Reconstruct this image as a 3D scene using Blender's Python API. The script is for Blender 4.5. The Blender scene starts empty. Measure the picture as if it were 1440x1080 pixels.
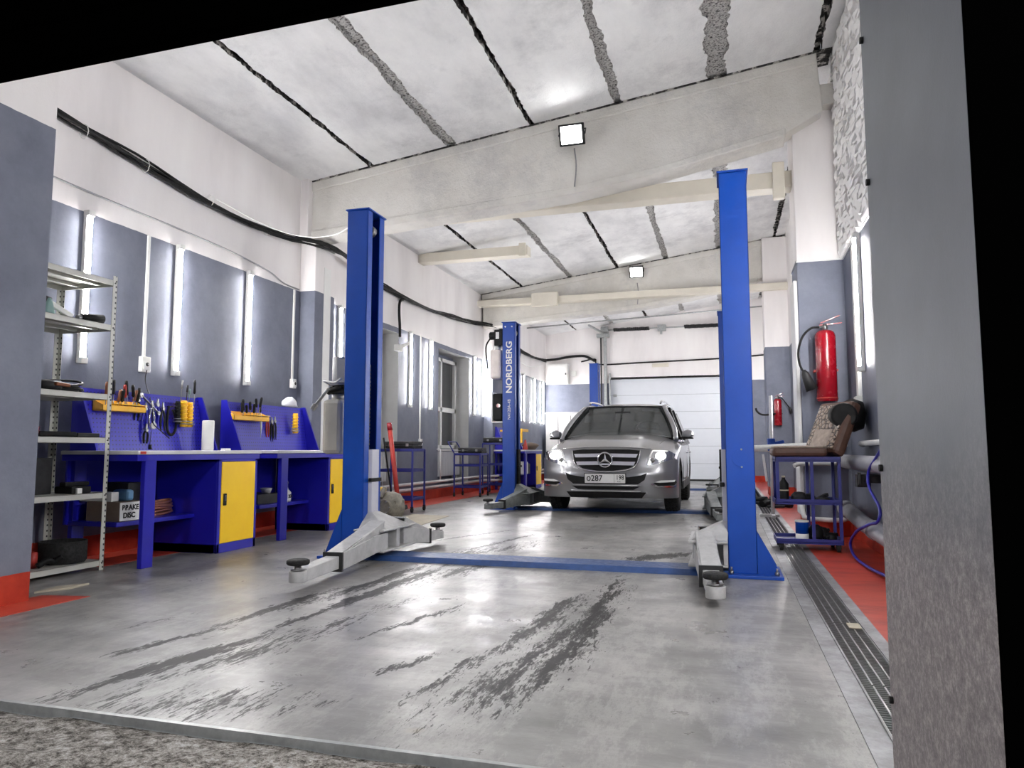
import bpy, bmesh, math, random
from mathutils import Vector, Matrix
random.seed(7)
sc = bpy.context.scene
C = sc.collection
PI = math.pi
def lin(c):
    c = c/255.0
    return c/12.92 if c <= .04045 else ((c+.055)/1.055)**2.4
def rgb(r, g, b): return (lin(r), lin(g), lin(b), 1)

# ---------------------------------------------------------------- materials
class NT:
    def __init__(s, name):
        s.m = bpy.data.materials.new(name); s.m.use_nodes = True
        s.t = s.m.node_tree; s.b = s.t.nodes['Principled BSDF']
        s.tc = s.n('ShaderNodeTexCoord').outputs['Object']
    def n(s, k, **kw):
        x = s.t.nodes.new(k)
        for a, b in kw.items(): setattr(x, a, b)
        return x
    def l(s, a, b): s.t.links.new(a, b)
    def noise(s, scale, detail=4, rough=.6, vec=None, stretch=None):
        v = vec or s.tc
        if stretch:
            mp = s.n('ShaderNodeMapping'); mp.inputs['Scale'].default_value = stretch
            s.l(v, mp.inputs['Vector']); v = mp.outputs[0]
        x = s.n('ShaderNodeTexNoise'); x.inputs['Scale'].default_value = scale
        x.inputs['Detail'].default_value = detail; x.inputs['Roughness'].default_value = rough
        s.l(v, x.inputs['Vector']); return x.outputs['Fac']
    def ramp(s, fac, stops):
        r = s.n('ShaderNodeValToRGB'); e = r.color_ramp.elements
        while len(e) < len(stops): e.new(.5)
        for i, (p, c) in enumerate(stops):
            e[i].position = p; e[i].color = c if len(c) == 4 else (*c, 1)
        s.l(fac, r.inputs[0]); return r.outputs[0]
    def mix(s, fac, a, b, blend='MIX'):
        x = s.n('ShaderNodeMix', data_type='RGBA', blend_type=blend)
        if isinstance(fac, (int, float)): x.inputs[0].default_value = fac
        else: s.l(fac, x.inputs[0])
        for i, v in ((6, a), (7, b)):
            if isinstance(v, tuple): x.inputs[i].default_value = v
            else: s.l(v, x.inputs[i])
        return x.outputs[2]
    def math(s, op, a, b=None, clamp=False):
        x = s.n('ShaderNodeMath', operation=op); x.use_clamp = clamp
        for i, v in ((0, a), (1, b)):
            if v is None: continue
            if isinstance(v, (int, float)): x.inputs[i].default_value = v
            else: s.l(v, x.inputs[i])
        return x.outputs[0]
    def xyz(s, vec=None):
        x = s.n('ShaderNodeSeparateXYZ'); s.l(vec or s.tc, x.inputs[0]); return x.outputs
    def bump(s, h, strength=.3, dist=.01):
        x = s.n('ShaderNodeBump'); x.inputs['Strength'].default_value = strength
        x.inputs['Distance'].default_value = dist; s.l(h, x.inputs['Height'])
        s.l(x.outputs[0], s.b.inputs['Normal'])
    def set(s, color=None, rough=None, metal=None, **kw):
        for k, v in (('Base Color', color), ('Roughness', rough), ('Metallic', metal)):
            if v is None: continue
            if isinstance(v, (int, float, tuple)): s.b.inputs[k].default_value = v
            else: s.l(v, s.b.inputs[k])
        for k, v in kw.items(): s.b.inputs[k].default_value = v
        return s.m

def paint(name, col, rough=.4, metal=0, var=.12, nscale=6, bump=0, coat=0):
    t = NT(name)
    f = t.noise(nscale, 5, .65)
    d = tuple(c*(1-var) for c in col[:3])+(1,); u = tuple(min(1, c*(1+var)) for c in col[:3])+(1,)
    c = t.ramp(f, [(.3, d), (.7, u)])
    r = t.ramp(t.noise(nscale*3, 3), [(.3, (rough*.8,)*3), (.7, (min(1, rough*1.2),)*3)])
    t.set(c, r, metal)
    if coat: t.b.inputs['Coat Weight'].default_value = coat
    if bump: t.bump(t.noise(nscale*8, 4), bump, .003)
    return t.m
M = {}
M['lift_blue'] = paint('lift_blue', rgb(6, 66, 160), .38, var=.08)
M['bar_blue'] = paint('bar_blue', rgb(42, 70, 120), .5, var=.25, nscale=9)
M['bench_blue'] = paint('bench_blue', rgb(26, 24, 160), .35, var=.06)
M['yellow'] = paint('yellow', rgb(255, 204, 30), .4, var=.05)
M['orange_yellow'] = paint('orange_yellow', rgb(242, 184, 44), .45)
M['arm_grey'] = paint('arm_grey', rgb(172, 172, 172), .45, var=.15, nscale=12)
M['arm_dark'] = paint('arm_dark', rgb(118, 122, 122), .5, var=.25, nscale=14)
M['lavender'] = paint('lavender', rgb(190, 190, 200), .4, var=.06)
M['black'] = paint('black', rgb(9, 9, 10), .6, var=.2)
M['black'].node_tree.nodes['Principled BSDF'].inputs['Specular IOR Level'].default_value = .3
M['rubber'] = paint('rubber', rgb(20, 20, 20), .8, var=.3, nscale=20, bump=.3)
M['dark'] = paint('dark', rgb(28, 28, 30), .6)
M['steel'] = paint('steel', rgb(150, 150, 150), .35, metal=.9, var=.15, nscale=15)
M['chrome'] = paint('chrome', rgb(225, 225, 228), .12, metal=1, var=.03)
M['galv'] = paint('galv', rgb(165, 168, 168), .4, metal=.6, var=.2, nscale=22)
M['white_plastic'] = paint('white_plastic', rgb(222, 222, 218), .4, var=.04)
M['white_paint'] = paint('white_paint', rgb(226, 226, 224), .4, var=.04)
M['worktop'] = paint('worktop', rgb(200, 200, 204), .35, var=.06)
M['tank_plastic'] = paint('tank_plastic', rgb(188, 184, 172), .35, var=.08, nscale=5)
M['jug_plastic'] = paint('jug_plastic', rgb(215, 205, 200), .35, var=.1)
M['grey_plastic'] = paint('grey_plastic', rgb(140, 140, 142), .45)
M['red'] = paint('red', rgb(138, 10, 26), .25, var=.1, coat=.4)
M['red_dull'] = paint('red_dull', rgb(170, 50, 42), .45)
M['cart_blue'] = paint('cart_blue', rgb(36, 42, 120), .4, var=.12)
M['pipe_grey'] = paint('pipe_grey', rgb(150, 150, 156), .45, var=.1)
M['pipe_white'] = paint('pipe_white', rgb(205, 205, 205), .4, var=.08)
M['hose_blue'] = paint('hose_blue', rgb(34, 34, 150), .4)
M['leather'] = paint('leather', rgb(84, 58, 46), .45, var=.3, nscale=10, bump=.4)
M['leather_pale'] = paint('leather_pale', rgb(165, 150, 138), .35, var=.3, nscale=14, bump=.8)
M['copper'] = paint('copper', rgb(190, 130, 110), .35, metal=.7)
M['cloth_white'] = paint('cloth_white', rgb(215, 215, 222), .8, bump=.5)
M['card'] = paint('card', rgb(176, 168, 150), .8, var=.12, nscale=5)
M['cast'] = paint('cast', rgb(128, 124, 114), .55, metal=.4, var=.35, nscale=16, bump=.8)
M['tube_off'] = paint('tube_off', rgb(235, 235, 235), .3, var=.02)
M['bag_blue'] = paint('bag_blue', rgb(110, 160, 200), .5)
M['brown_box'] = paint('brown_box', rgb(110, 96, 84), .7)
M['wood'] = paint('wood', rgb(120, 70, 40), .5, var=.3)
M['pale_green'] = paint('pale_green', rgb(120, 150, 145), .4)

def emit(name, col, strength):
    t = NT(name); t.set(col, .4)
    t.b.inputs['Emission Color'].default_value = col
    t.b.inputs['Emission Strength'].default_value = strength
    return t.m
M['led'] = emit('led_tube_light', (1, .985, .98, 1), 33)
M['led_fill'] = emit('led_tube_added_fill', (1, .985, .98, 1), 75)  # stronger glow for the added, unseen fill tubes on the right wall
M['flood'] = emit('flood_light', (1, 1, 1, 1), 9)
M['head'] = emit('headlamp_light', (1, .98, .96, 1), 3.5)

def glass(name, col, rough=.05, alpha=None):
    t = NT(name); t.set(col, rough)
    t.b.inputs['Specular IOR Level'].default_value = .6
    t.b.inputs['Transmission Weight'].default_value = alpha if alpha else 0
    return t.m
M['window_glass'] = glass('window_glass', rgb(62, 64, 66), .12)
M['car_glass'] = glass('car_glass', rgb(150, 160, 160), .02, .92)

# perforated pegboard
def peg():
    t = NT('pegboard_blue')
    x, y, z = t.xyz()
    def dot(a):
        m = t.math('MODULO', t.math('ADD', a, 10), .034); return t.math('SUBTRACT', m, .017)
    dy, dz = dot(y), dot(z)
    d = t.math('SQRT', t.math('ADD', t.math('MULTIPLY', dy, dy), t.math('MULTIPLY', dz, dz)))
    hole = t.math('LESS_THAN', d, .0058)
    c = t.mix(hole, rgb(40, 38, 178), rgb(14, 12, 70))
    t.set(c, .35); return t.m
M['peg'] = peg()
def perf():
    t = NT('perforated_shelf_metal')
    x, y, z = t.xyz()
    m = t.math('SUBTRACT', t.math('MODULO', t.math('ADD', z, 10), .04), .02)
    hz = t.math('LESS_THAN', t.math('ABSOLUTE', m), .007)
    hy = t.math('LESS_THAN', t.math('ABSOLUTE', t.math('SUBTRACT', t.math('MODULO', t.math('ADD', y, 10), .04), .02)), .006)
    hx = t.math('LESS_THAN', t.math('ABSOLUTE', t.math('SUBTRACT', t.math('MODULO', t.math('ADD', x, 10), .04), .02)), .006)
    h = t.math('MULTIPLY', hz, t.math('MAXIMUM', hy, hx))
    t.set(t.mix(h, rgb(196, 196, 188), rgb(50, 50, 52)), .45, .2); return t.m
M['perf'] = perf()
M['shelf_metal'] = paint('shelf_metal', rgb(196, 196, 188), .4, metal=.2, var=.05)

# walls: grey dado, white above, red skirt (real paint boundaries by height)
def wall_mat(name, top, brick=False, skirt=.165):
    t = NT(name)
    x, y, z = t.xyz()
    n1 = t.noise(2.2, 6, .7)
    n2 = t.noise(1.2, 5, .6, stretch=(1, 1, .25))
    grey = t.ramp(n1, [(.28, rgb(103, 107, 121)), (.5, rgb(115, 119, 133)), (.75, rgb(127, 131, 143))])
    white = t.ramp(n2, [(.3, rgb(218, 214, 213)), (.5, rgb(232, 228, 227)), (.75, rgb(240, 238, 236))])
    if brick:
        pass
    zz = t.math('ADD', z, t.math('MULTIPLY', t.math('SUBTRACT', t.noise(9, 3), .5), .012))
    f = t.math('GREATER_THAN', zz, top)
    c = t.mix(f, grey, white)
    r = t.math('LESS_THAN', zz, skirt)
    red = t.ramp(t.noise(5, 5), [(.3, rgb(150, 46, 34)), (.7, rgb(190, 66, 46))])
    c = t.mix(r, c, red)
    t.set(c, t.ramp(f, [(0, (.55,)*3), (1, (.75,)*3)]))
    t.b.inputs['Specular IOR Level'].default_value = .16
    h = t.math('ADD', t.noise(5, 6, .7), t.math('MULTIPLY', t.noise(60, 3), .25))
    if brick:
        br = t.n('ShaderNodeTexBrick'); br.inputs['Scale'].default_value = 1
        br.inputs['Brick Width'].default_value = .26; br.inputs['Row Height'].default_value = .078
        br.inputs['Mortar Size'].default_value = .010; br.inputs['Mortar Smooth'].default_value = .2
        cb = t.n('ShaderNodeCombineXYZ'); wob = t.math('MULTIPLY', t.math('SUBTRACT', t.noise(5, 3), .5), .03)
        t.l(t.math('ADD', y, wob), cb.inputs[0]); t.l(t.math('ADD', z, wob), cb.inputs[1])
        t.l(cb.outputs[0], br.inputs['Vector'])
        br.inputs['Color1'].default_value = (1, 1, 1, 1); br.inputs['Color2'].default_value = (.55, .55, .55, 1); br.inputs['Mortar'].default_value = (0, 0, 0, 1)
        hb = t.math('MULTIPLY', t.math('ADD', br.outputs['Color'], t.math('MULTIPLY', t.noise(18, 5, .7), .9)), f)
        h = t.math('ADD', t.math('MULTIPLY', h, .15), hb)
        t.bump(h, 1.0, .03)
    else:
        t.bump(h, .25, .012)
    return t.m
M['wall'] = wall_mat('painted_wall', 2.785)
M['wall_brick'] = wall_mat('painted_brick_wall', 2.785, True)
M['wall_back'] = wall_mat('painted_back_wall', 2.72)

def concrete_white(name, a, b, c, bscale=14, bs=.35):
    t = NT(name)
    n = t.noise(1.1, 7, .68, stretch=(1, .5, 1))
    col = t.ramp(n, [(.28, a), (.5, b), (.72, c)])
    col = t.mix(t.ramp(t.noise(.8, 9, .75), [(.50, (0, 0, 0)), (.66, (.5,)*3)]), col, rgb(160, 160, 163))
    v = t.n('ShaderNodeTexVoronoi'); v.inputs['Scale'].default_value = 9
    t.l(t.tc, v.inputs['Vector'])
    pits = t.math('GREATER_THAN', t.noise(34, 3, .8), .735)
    col = t.mix(t.math('MULTIPLY', pits, .55), col, rgb(92, 90, 88))
    t.set(col, .8)
    t.bump(t.math('ADD', t.noise(3, 8, .78), t.math('MULTIPLY', t.noise(bscale*3, 4, .7), .35)), bs, .07)
    return t.m
M['ceiling'] = concrete_white('whitewashed_slab', rgb(192, 192, 194), rgb(222, 222, 222), rgb(238, 238, 237))
M['beam'] = concrete_white('whitewashed_rafter', rgb(196, 193, 186), rgb(211, 208, 202), rgb(222, 220, 215), bs=.45)
M['tie'] = paint('cream_beam', rgb(212, 206, 192), .6, var=.06, nscale=3)
def gravel():
    t = NT('rough_joint_filler')
    n = t.noise(46, 4, .75)
    c = t.ramp(n, [(.36, rgb(50, 48, 48)), (.43, rgb(130, 128, 126)), (.48, rgb(215, 213, 210)), (.7, rgb(235, 233, 230))])
    t.set(c, .95); t.bump(n, 1, .05); return t.m
M['gravel'] = gravel()
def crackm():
    t = NT('dark_crack_and_gap_shade')
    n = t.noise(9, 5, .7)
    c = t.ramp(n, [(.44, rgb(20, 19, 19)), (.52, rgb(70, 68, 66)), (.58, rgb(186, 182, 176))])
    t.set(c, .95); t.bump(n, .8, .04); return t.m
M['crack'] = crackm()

# polished concrete floor with tyre marks
STREAKS = [ # x0,y0,x1,y1,width,weight
 (-2.25,2.05,-2.08,3.0,.055,1.0),(-2.11,2.95,-2.07,4.7,.028,1.1),(-2.07,3.4,-2.0,5.3,.05,.9),
 (-2.50,2.5,-2.36,3.1,.035,.8),(-2.40,3.05,-2.33,4.1,.05,.9),(-2.26,3.6,-2.15,5.2,.06,.8),
 (-2.10,2.25,-1.86,3.3,.12,.36),(-1.93,2.6,-1.78,3.9,.09,.34),(-2.05,2.05,-1.5,2.25,.16,.4),
 (-.84,2.25,-.72,3.9,.04,.75),(-.72,2.35,-.60,3.9,.04,.9),(-.66,2.7,-.70,5.1,.045,.7),
 (-.95,3.0,-.84,4.3,.05,.8),(-.60,2.9,-.68,4.5,.04,.7),(-.78,3.3,-.66,4.6,.15,.36),(-.90,2.2,-.66,3.2,.15,.40),
 (-.94,3.7,-.90,4.2,.025,1.0),(-1.06,2.3,-.98,3.1,.03,.6),
 (-.70,5.85,-.36,6.25,.10,1.1),(-.78,5.2,-.62,6.1,.06,.6),
 (-2.20,5.7,-1.85,7.4,.03,.8),(-2.7,6.4,-2.2,7.6,.035,.7),(-1.9,4.4,-1.7,5.6,.10,.5),
 (-1.62,3.1,-1.4,3.9,.03,.7),(-1.35,2.55,-1.15,3.0,.03,.6),(-2.83,2.9,-2.7,3.3,.02,.4),
 (-2.3,5.2,-1.7,6.6,.18,.4),(-2.9,4.7,-2.6,5.6,.10,.4)]
def floor_mat():
    t = NT('polished_concrete')
    warp = t.noise(7, 5, .7, stretch=(1.6, .5, 1)); warp2 = t.noise(40, 3, .7, stretch=(1.5, .35, 1))
    cb = t.n('ShaderNodeCombineXYZ')
    t.l(t.math('ADD', t.math('MULTIPLY', t.math('SUBTRACT', warp, .5), .22), t.math('MULTIPLY', t.math('SUBTRACT', warp2, .5), .10)), cb.inputs[0])
    va = t.n('ShaderNodeVectorMath', operation='ADD'); t.l(t.tc, va.inputs[0]); t.l(cb.outputs[0], va.inputs[1])
    tot = None
    for x0, y0, x1, y1, w, k in STREAKS:
        mp = t.n('ShaderNodeMapping', vector_type='TEXTURE')
        L = math.hypot(x1-x0, y1-y0)/2+w
        mp.inputs['Location'].default_value = ((x0+x1)/2, (y0+y1)/2, 0)
        mp.inputs['Rotation'].default_value = (0, 0, math.atan2(y1-y0, x1-x0))
        mp.inputs['Scale'].default_value = (L*1.25, w*1.45, 1)
        t.l(va.outputs[0], mp.inputs['Vector'])
        g = t.n('ShaderNodeTexGradient', gradient_type='SPHERICAL'); t.l(mp.outputs[0], g.inputs[0])
        v = t.math('MULTIPLY', g.outputs['Fac'], k)
        tot = v if tot is None else t.math('MAXIMUM', tot, v)
    brk = t.noise(5.5, 7, .75, stretch=(3.0, .45, 1))
    fine = t.noise(26, 4, .8, stretch=(2.6, .5, 1))
    s = t.math('ADD', tot, t.math('ADD', t.math('MULTIPLY', t.math('SUBTRACT', brk, .5), 1.7), t.math('MULTIPLY', t.math('SUBTRACT', fine, .5), 1.5)))
    near = t.ramp(tot, [(0, (0, 0, 0)), (.06, (1, 1, 1))])
    mask = t.math('MULTIPLY', t.ramp(s, [(.24, (0, 0, 0)), (.30, (.75,)*3), (.55, (1, 1, 1))]), near)
    base = t.ramp(t.noise(.9, 8, .66), [(.33, rgb(88, 88, 87)), (.46, rgb(124, 123, 121)), (.56, rgb(144, 142, 140)), (.7, rgb(170, 167, 165))])
    sc2 = t.noise(3.2, 8, .75, stretch=(.45, 1.8, 1))
    base = t.mix(t.ramp(sc2, [(.40, (0, 0, 0)), (.66, (.6,)*3)]), base, rgb(92, 91, 89))
    swirl = t.noise(1.4, 9, .8, stretch=(2.2, .7, 1))
    base = t.mix(t.ramp(swirl, [(.48, (0, 0, 0)), (.55, (.3,)*3), (.60, (0, 0, 0))]), base, rgb(178, 176, 172))
    spk = t.math('GREATER_THAN', t.noise(55, 2, .6), .74)
    base = t.mix(t.math('MULTIPLY', spk, .7), base, rgb(60, 58, 57))
    drip = t.ramp(t.noise(4.2, 7, .8, stretch=(1.8, .6, 1)), [(.63, (0, 0, 0)), (.66, (.7,)*3)])
    base = t.mix(drip, base, rgb(52, 51, 50))
    col = t.mix(t.math('MULTIPLY', mask, .95), base, rgb(20, 19, 20))
    rust = t.ramp(t.noise(1.7, 2, .5), [(.70, (0, 0, 0)), (.74, (1, 1, 1))])
    col = t.mix(t.math('MULTIPLY', t.math('MULTIPLY', rust, near), .5), col, rgb(150, 118, 60))
    rr = t.ramp(t.noise(2.3, 6, .7), [(.35, (.27,)*3), (.65, (.46,)*3)])
    rough = t.mix(mask, rr, (.45, .45, .45, 1))
    t.l(t.math('SUBTRACT', .5, t.math('MULTIPLY', mask, .38)), t.b.inputs['Specular IOR Level'])
    t.set(col, rough)
    t.bump(t.math('ADD', t.noise(3, 6, .7), t.math('MULTIPLY', t.noise(70, 3, .8), .12)), .22, .01)
    return t.m
M['floor'] = floor_mat()
def red_floor():
    t = NT('red_floor_paint')
    n = t.noise(2.5, 7, .7, stretch=(.6, 1.6, 1))
    c = t.ramp(n, [(.3, rgb(140, 44, 34)), (.5, rgb(186, 66, 48)), (.72, rgb(200, 84, 62))])
    t.set(c, .35); t.bump(t.noise(20, 4), .2, .005); return t.m
M['red_floor'] = red_floor()
def asphalt():
    t = NT('frosty_gritty_ground')
    n = t.noise(2.4, 8, .75)
    g = t.noise(30, 6, .9)
    c = t.ramp(g, [(.40, rgb(70, 63, 56)), (.47, rgb(165, 158, 148)), (.53, rgb(215, 209, 200)), (.60, rgb(250, 249, 247))])
    c = t.mix(t.ramp(n, [(.46, (0, 0, 0)), (.60, (.85,)*3)]), c, t.ramp(g, [(.42, rgb(40, 36, 32)), (.50, rgb(128, 120, 110)), (.60, rgb(205, 198, 188))]))
    t.set(c, .8); t.bump(t.math('ADD', t.noise(7, 7, .8), t.math('MULTIPLY', g, .5)), 1, .09); return t.m
M['asphalt'] = asphalt()
def brushed():
    t = NT('galvanised_jamb')
    x, y, z = t.xyz()
    n = t.noise(45, 5, .9)
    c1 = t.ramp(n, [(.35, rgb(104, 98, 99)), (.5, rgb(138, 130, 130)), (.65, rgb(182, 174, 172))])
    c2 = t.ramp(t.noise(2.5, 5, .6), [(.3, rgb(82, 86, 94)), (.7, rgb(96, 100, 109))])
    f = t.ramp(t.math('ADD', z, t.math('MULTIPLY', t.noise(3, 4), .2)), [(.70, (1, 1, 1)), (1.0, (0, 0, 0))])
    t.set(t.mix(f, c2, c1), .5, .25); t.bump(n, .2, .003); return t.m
M['jamb'] = brushed()
M['facade'] = paint('dark_facade_panel', rgb(3, 3, 3), .9, var=.1, nscale=3)
M['facade'].node_tree.nodes['Principled BSDF'].inputs['Specular IOR Level'].default_value = 0
def seat_back():
    t = NT('quilted_leather')
    v = t.n('ShaderNodeTexVoronoi', feature='DISTANCE_TO_EDGE'); v.inputs['Scale'].default_value = 24
    t.l(t.tc, v.inputs['Vector'])
    c = t.ramp(v.outputs['Distance'], [(.03, rgb(40, 26, 20)), (.14, rgb(158, 140, 126))])
    t.set(c, .3); t.bump(v.outputs['Distance'], .8, .03); return t.m
M['quilt'] = seat_back()
def carpaint():
    t = NT('silver_metallic_car_paint')
    t.set(rgb(140, 140, 143), .30, .75)
    t.b.inputs['Coat Weight'].default_value = .8; t.b.inputs['Coat Roughness'].default_value = .05
    return t.m
M['car'] = carpaint()
M['car_int'] = paint('car_interior', rgb(40, 40, 42), .8)
M['door_panel'] = paint('white_door_panel', rgb(222, 226, 232), .35, var=.02)
M['door_seam'] = paint('door_seam', rgb(150, 155, 162), .6)
def radm():
    t = NT('radiator_white'); t.set(rgb(205, 207, 208), .35); return t.m
M['radiator'] = radm()

# ---------------------------------------------------------------- mesh helpers
ROOT = {}
def dig(o):
    while o.parent: o = o.parent
    return Vector(ROOT.get(o.name, (0, 0, 0)))
def tag(o, label=None, cat=None, group=None, kind=None):
    if label: o['label'] = label
    if cat: o['category'] = cat
    if group: o['group'] = group
    if kind: o['kind'] = kind
    return o
def thing(name, label, cat, loc=(0, 0, 0), rotz=0, group=None, world=False):
    o = bpy.data.objects.new(name, None); C.objects.link(o)
    o.location = loc; o.rotation_euler = (0, 0, rotz); o.empty_display_size = .1
    ROOT[o.name] = tuple(loc) if world else (0, 0, 0)
    return tag(o, label, cat, group)
def catmull(P, k=6, closed=False):
    P = [Vector(p) for p in P]; out = []
    n = len(P)
    rng = range(n if closed else n-1)
    for i in rng:
        a = P[(i-1) % n] if (closed or i > 0) else P[0]*2-P[1]
        b = P[i]; c = P[(i+1) % n]
        d = P[(i+2) % n] if (closed or i+2 < n) else P[-1]*2-P[-2]
        for j in range(k):
            t = j/k
            out.append(.5*((2*b)+(c-a)*t+(2*a-5*b+4*c-d)*t*t+(3*b-a-3*c+d)*t**3))
    if not closed: out.append(P[-1])
    return out
class MB:
    def __init__(s): s.v = []; s.f = []; s.sm = []; s.mi = []; s.cur = 0
    def add(s, vs, fs, smooth=False, mat=None, mi=None):
        o = len(s.v)
        s.v += [(mat @ Vector(v) if mat else Vector(v)) for v in vs]
        s.f += [tuple(i+o for i in f) for f in fs]
        s.sm += [smooth]*len(fs) if isinstance(smooth, bool) else list(smooth)
        s.mi += [s.cur if mi is None else mi]*len(fs)
        return s
    def box(s, x0, x1, y0, y1, z0, z1, mat=None, mi=None):
        vs = [(x, y, z) for z in (z0, z1) for y in (y0, y1) for x in (x0, x1)]
        return s.add(vs, [(0, 2, 3, 1), (4, 5, 7, 6), (0, 1, 5, 4), (2, 6, 7, 3), (0, 4, 6, 2), (1, 3, 7, 5)], False, mat, mi)
    def cb(s, c, d, mat=None, mi=None):
        return s.box(c[0]-d[0]/2, c[0]+d[0]/2, c[1]-d[1]/2, c[1]+d[1]/2, c[2]-d[2]/2, c[2]+d[2]/2, mat, mi)
    def bar(s, a, b, w, h, up=(0, 0, 1)):
        a, b = Vector(a), Vector(b); d = (b-a); L = d.length; d.normalize()
        u = Vector(up)
        if abs(d.dot(u)) > .95: u = Vector((1, 0, 0))
        r = d.cross(u).normalized(); u = r.cross(d)
        m = Matrix((r, d, u)).transposed().to_4x4(); m.translation = a
        return s.box(-w/2, w/2, 0, L, -h/2, h/2, m)
    def tube(s, pts, r, n=8, smooth_path=0, closed=False, cap=True):
        P = catmull(pts, smooth_path, closed) if smooth_path else [Vector(p) for p in pts]
        N = len(P); vs = []; prev = None
        R = r if callable(r) else (lambda t: r)
        for i in range(N):
            if closed: d = P[(i+1) % N]-P[i-1]
            else: d = P[min(i+1, N-1)]-P[max(i-1, 0)]
            if d.length < 1e-9: d = Vector((0, 0, 1))
            d.normalize()
            if prev is None:
                u = Vector((0, 0, 1)) if abs(d.z) < .9 else Vector((1, 0, 0))
            else: u = prev
            a = (u-d*u.dot(d)).normalized(); b = d.cross(a); prev = a
            rr = R(i/max(1, N-1))
            for k in range(n):
                t = 2*PI*k/n; vs.append(P[i]+a*math.cos(t)*rr+b*math.sin(t)*rr)
        fs = []; sm = []
        for i in range(N if closed else N-1):
            for k in range(n):
                j = (i+1) % N
                fs.append((i*n+k, j*n+k, j*n+(k+1) % n, i*n+(k+1) % n)); sm.append(True)
        if cap and not closed:
            fs += [tuple(range(n)), tuple(reversed(range((N-1)*n, N*n)))]; sm += [False, False]
            fs[-2], fs[-1] = tuple((range(n))), tuple(reversed(range((N-1)*n, N*n)))
        o = len(s.v); s.v += vs; s.f += [tuple(q+o for q in f) for f in fs]; s.sm += sm; s.mi += [s.cur]*len(fs)
        return s
    def cyl(s, a, b, r, n=16, r2=None):
        r2 = r if r2 is None else r2
        return s.tube([a, b], lambda t: r+(r2-r)*t, n)
    def lathe(s, prof, c=(0, 0, 0), n=20, mat=None):
        vs = []; fs = []; sm = []
        for r, z in prof:
            for k in range(n):
                t = 2*PI*k/n; vs.append((c[0]+r*math.cos(t), c[1]+r*math.sin(t), c[2]+z))
        for i in range(len(prof)-1):
            for k in range(n):
                fs.append((i*n+k, i*n+(k+1) % n, (i+1)*n+(k+1) % n, (i+1)*n+k)); sm.append(True)
        if prof[0][0] > 1e-6: fs.append(tuple(reversed(range(n)))); sm.append(False)
        if prof[-1][0] > 1e-6: fs.append(tuple(range((len(prof)-1)*n, len(prof)*n))); sm.append(False)
        return s.add(vs, fs, sm, mat)
    def prism(s, poly, axis, a, b, mat=None, mi=None):
        """polygon extruded along an axis; poly in the other two coordinates"""
        n = len(poly); vs = []
        for t in (a, b):
            for p, q in poly:
                vs.append({'x': (t, p, q), 'y': (p, t, q), 'z': (p, q, t)}[axis])
        fs = [tuple(range(n)), tuple(reversed(range(n, 2*n)))]
        for i in range(n):
            j = (i+1) % n; fs.append((i, i+n, j+n, j))
        return s.add(vs, fs, False, mat, mi)
    def build(s, name, mat, parent=None, bevel=0, label=None, cat=None, group=None, kind=None, org=None, subs=0):
        me = bpy.data.meshes.new(name)
        if org is None: org = dig(parent) if parent else Vector((0, 0, 0))
        org = Vector(org)
        me.from_pydata([tuple(v-org) for v in s.v], [], s.f)
        for m in (mat if isinstance(mat, (list, tuple)) else [mat]): me.materials.append(M[m] if isinstance(m, str) else m)
        me.polygons.foreach_set('use_smooth', s.sm)
        me.polygons.foreach_set('material_index', s.mi)
        bm = bmesh.new(); bm.from_mesh(me); bmesh.ops.recalc_face_normals(bm, faces=bm.faces); bm.to_mesh(me); bm.free()
        o = bpy.data.objects.new(name, me); C.objects.link(o)
        if parent: o.parent = parent
        else: o.location = org
        if bevel:
            b = o.modifiers.new('bevel', 'BEVEL'); b.width = bevel; b.segments = 2; b.limit_method = 'ANGLE'; b.angle_limit = .7
        if subs:
            b = o.modifiers.new('sub', 'SUBSURF'); b.levels = subs; b.render_levels = subs
        return tag(o, label, cat, group, kind)
def struct(mb, name, mat, bevel=0, parent=None):
    return mb.build(name, mat, parent, bevel, kind=None if parent else 'structure')
def kids(o): return [c for c in bpy.data.objects if c.parent == o]
def dup(root, loc=None, rotz=None, label=None, group=None):
    r = root.copy(); C.objects.link(r)
    if loc is not None: r.location = loc
    if rotz is not None: r.rotation_euler = (0, 0, rotz)
    if label: r['label'] = label
    if group: r['group'] = group
    for ch in kids(root):
        c = ch.copy(); C.objects.link(c); c.parent = r
        for g in kids(ch):
            d = g.copy(); C.objects.link(d); d.parent = c
    return r
FONTQ = {}
def text(name, s, mat, parent, loc, rot, size, depth=.002, label=None, sx=1, bold=0, org=None):
    cu = bpy.data.curves.new('t', 'FONT'); cu.body = s; cu.size = size; cu.extrude = depth
    cu.align_x = 'CENTER'; cu.align_y = 'CENTER'; cu.offset = bold
    tmp = bpy.data.objects.new('t', cu); C.objects.link(tmp)
    me = bpy.data.meshes.new_from_object(tmp.evaluated_get(bpy.context.evaluated_depsgraph_get()))
    bpy.data.objects.remove(tmp)
    m = Matrix.Translation(Vector(loc)-(dig(parent) if org is None else Vector(org))) @ Matrix(rot).to_4x4() @ Matrix.Diagonal((sx, 1, 1, 1))
    me.transform(m); me.materials.clear(); me.materials.append(M[mat]); me.name = name
    o = bpy.data.objects.new(name, me); C.objects.link(o); o.parent = parent
    if label: o['label'] = label
    return o
# text facing -Y: local x->world x, local y->world z, normal -> -y
FACE_FRONT = ((1, 0, 0), (0, 0, -1), (0, 1, 0))
FACE_FRONT = ((1, 0, 0), (0, 0, -1), (0, 1, 0))
FRONT_UP = ((0, -1, 0), (0, 0, -1), (1, 0, 0))   # reads upwards, facing -Y
# ================================================================ SETTING
XL, XR, YF, YB = -4.95, 1.2, 1.98, 20.4
def zc(x): return 4.165+.1285*(x+4.95)
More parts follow.
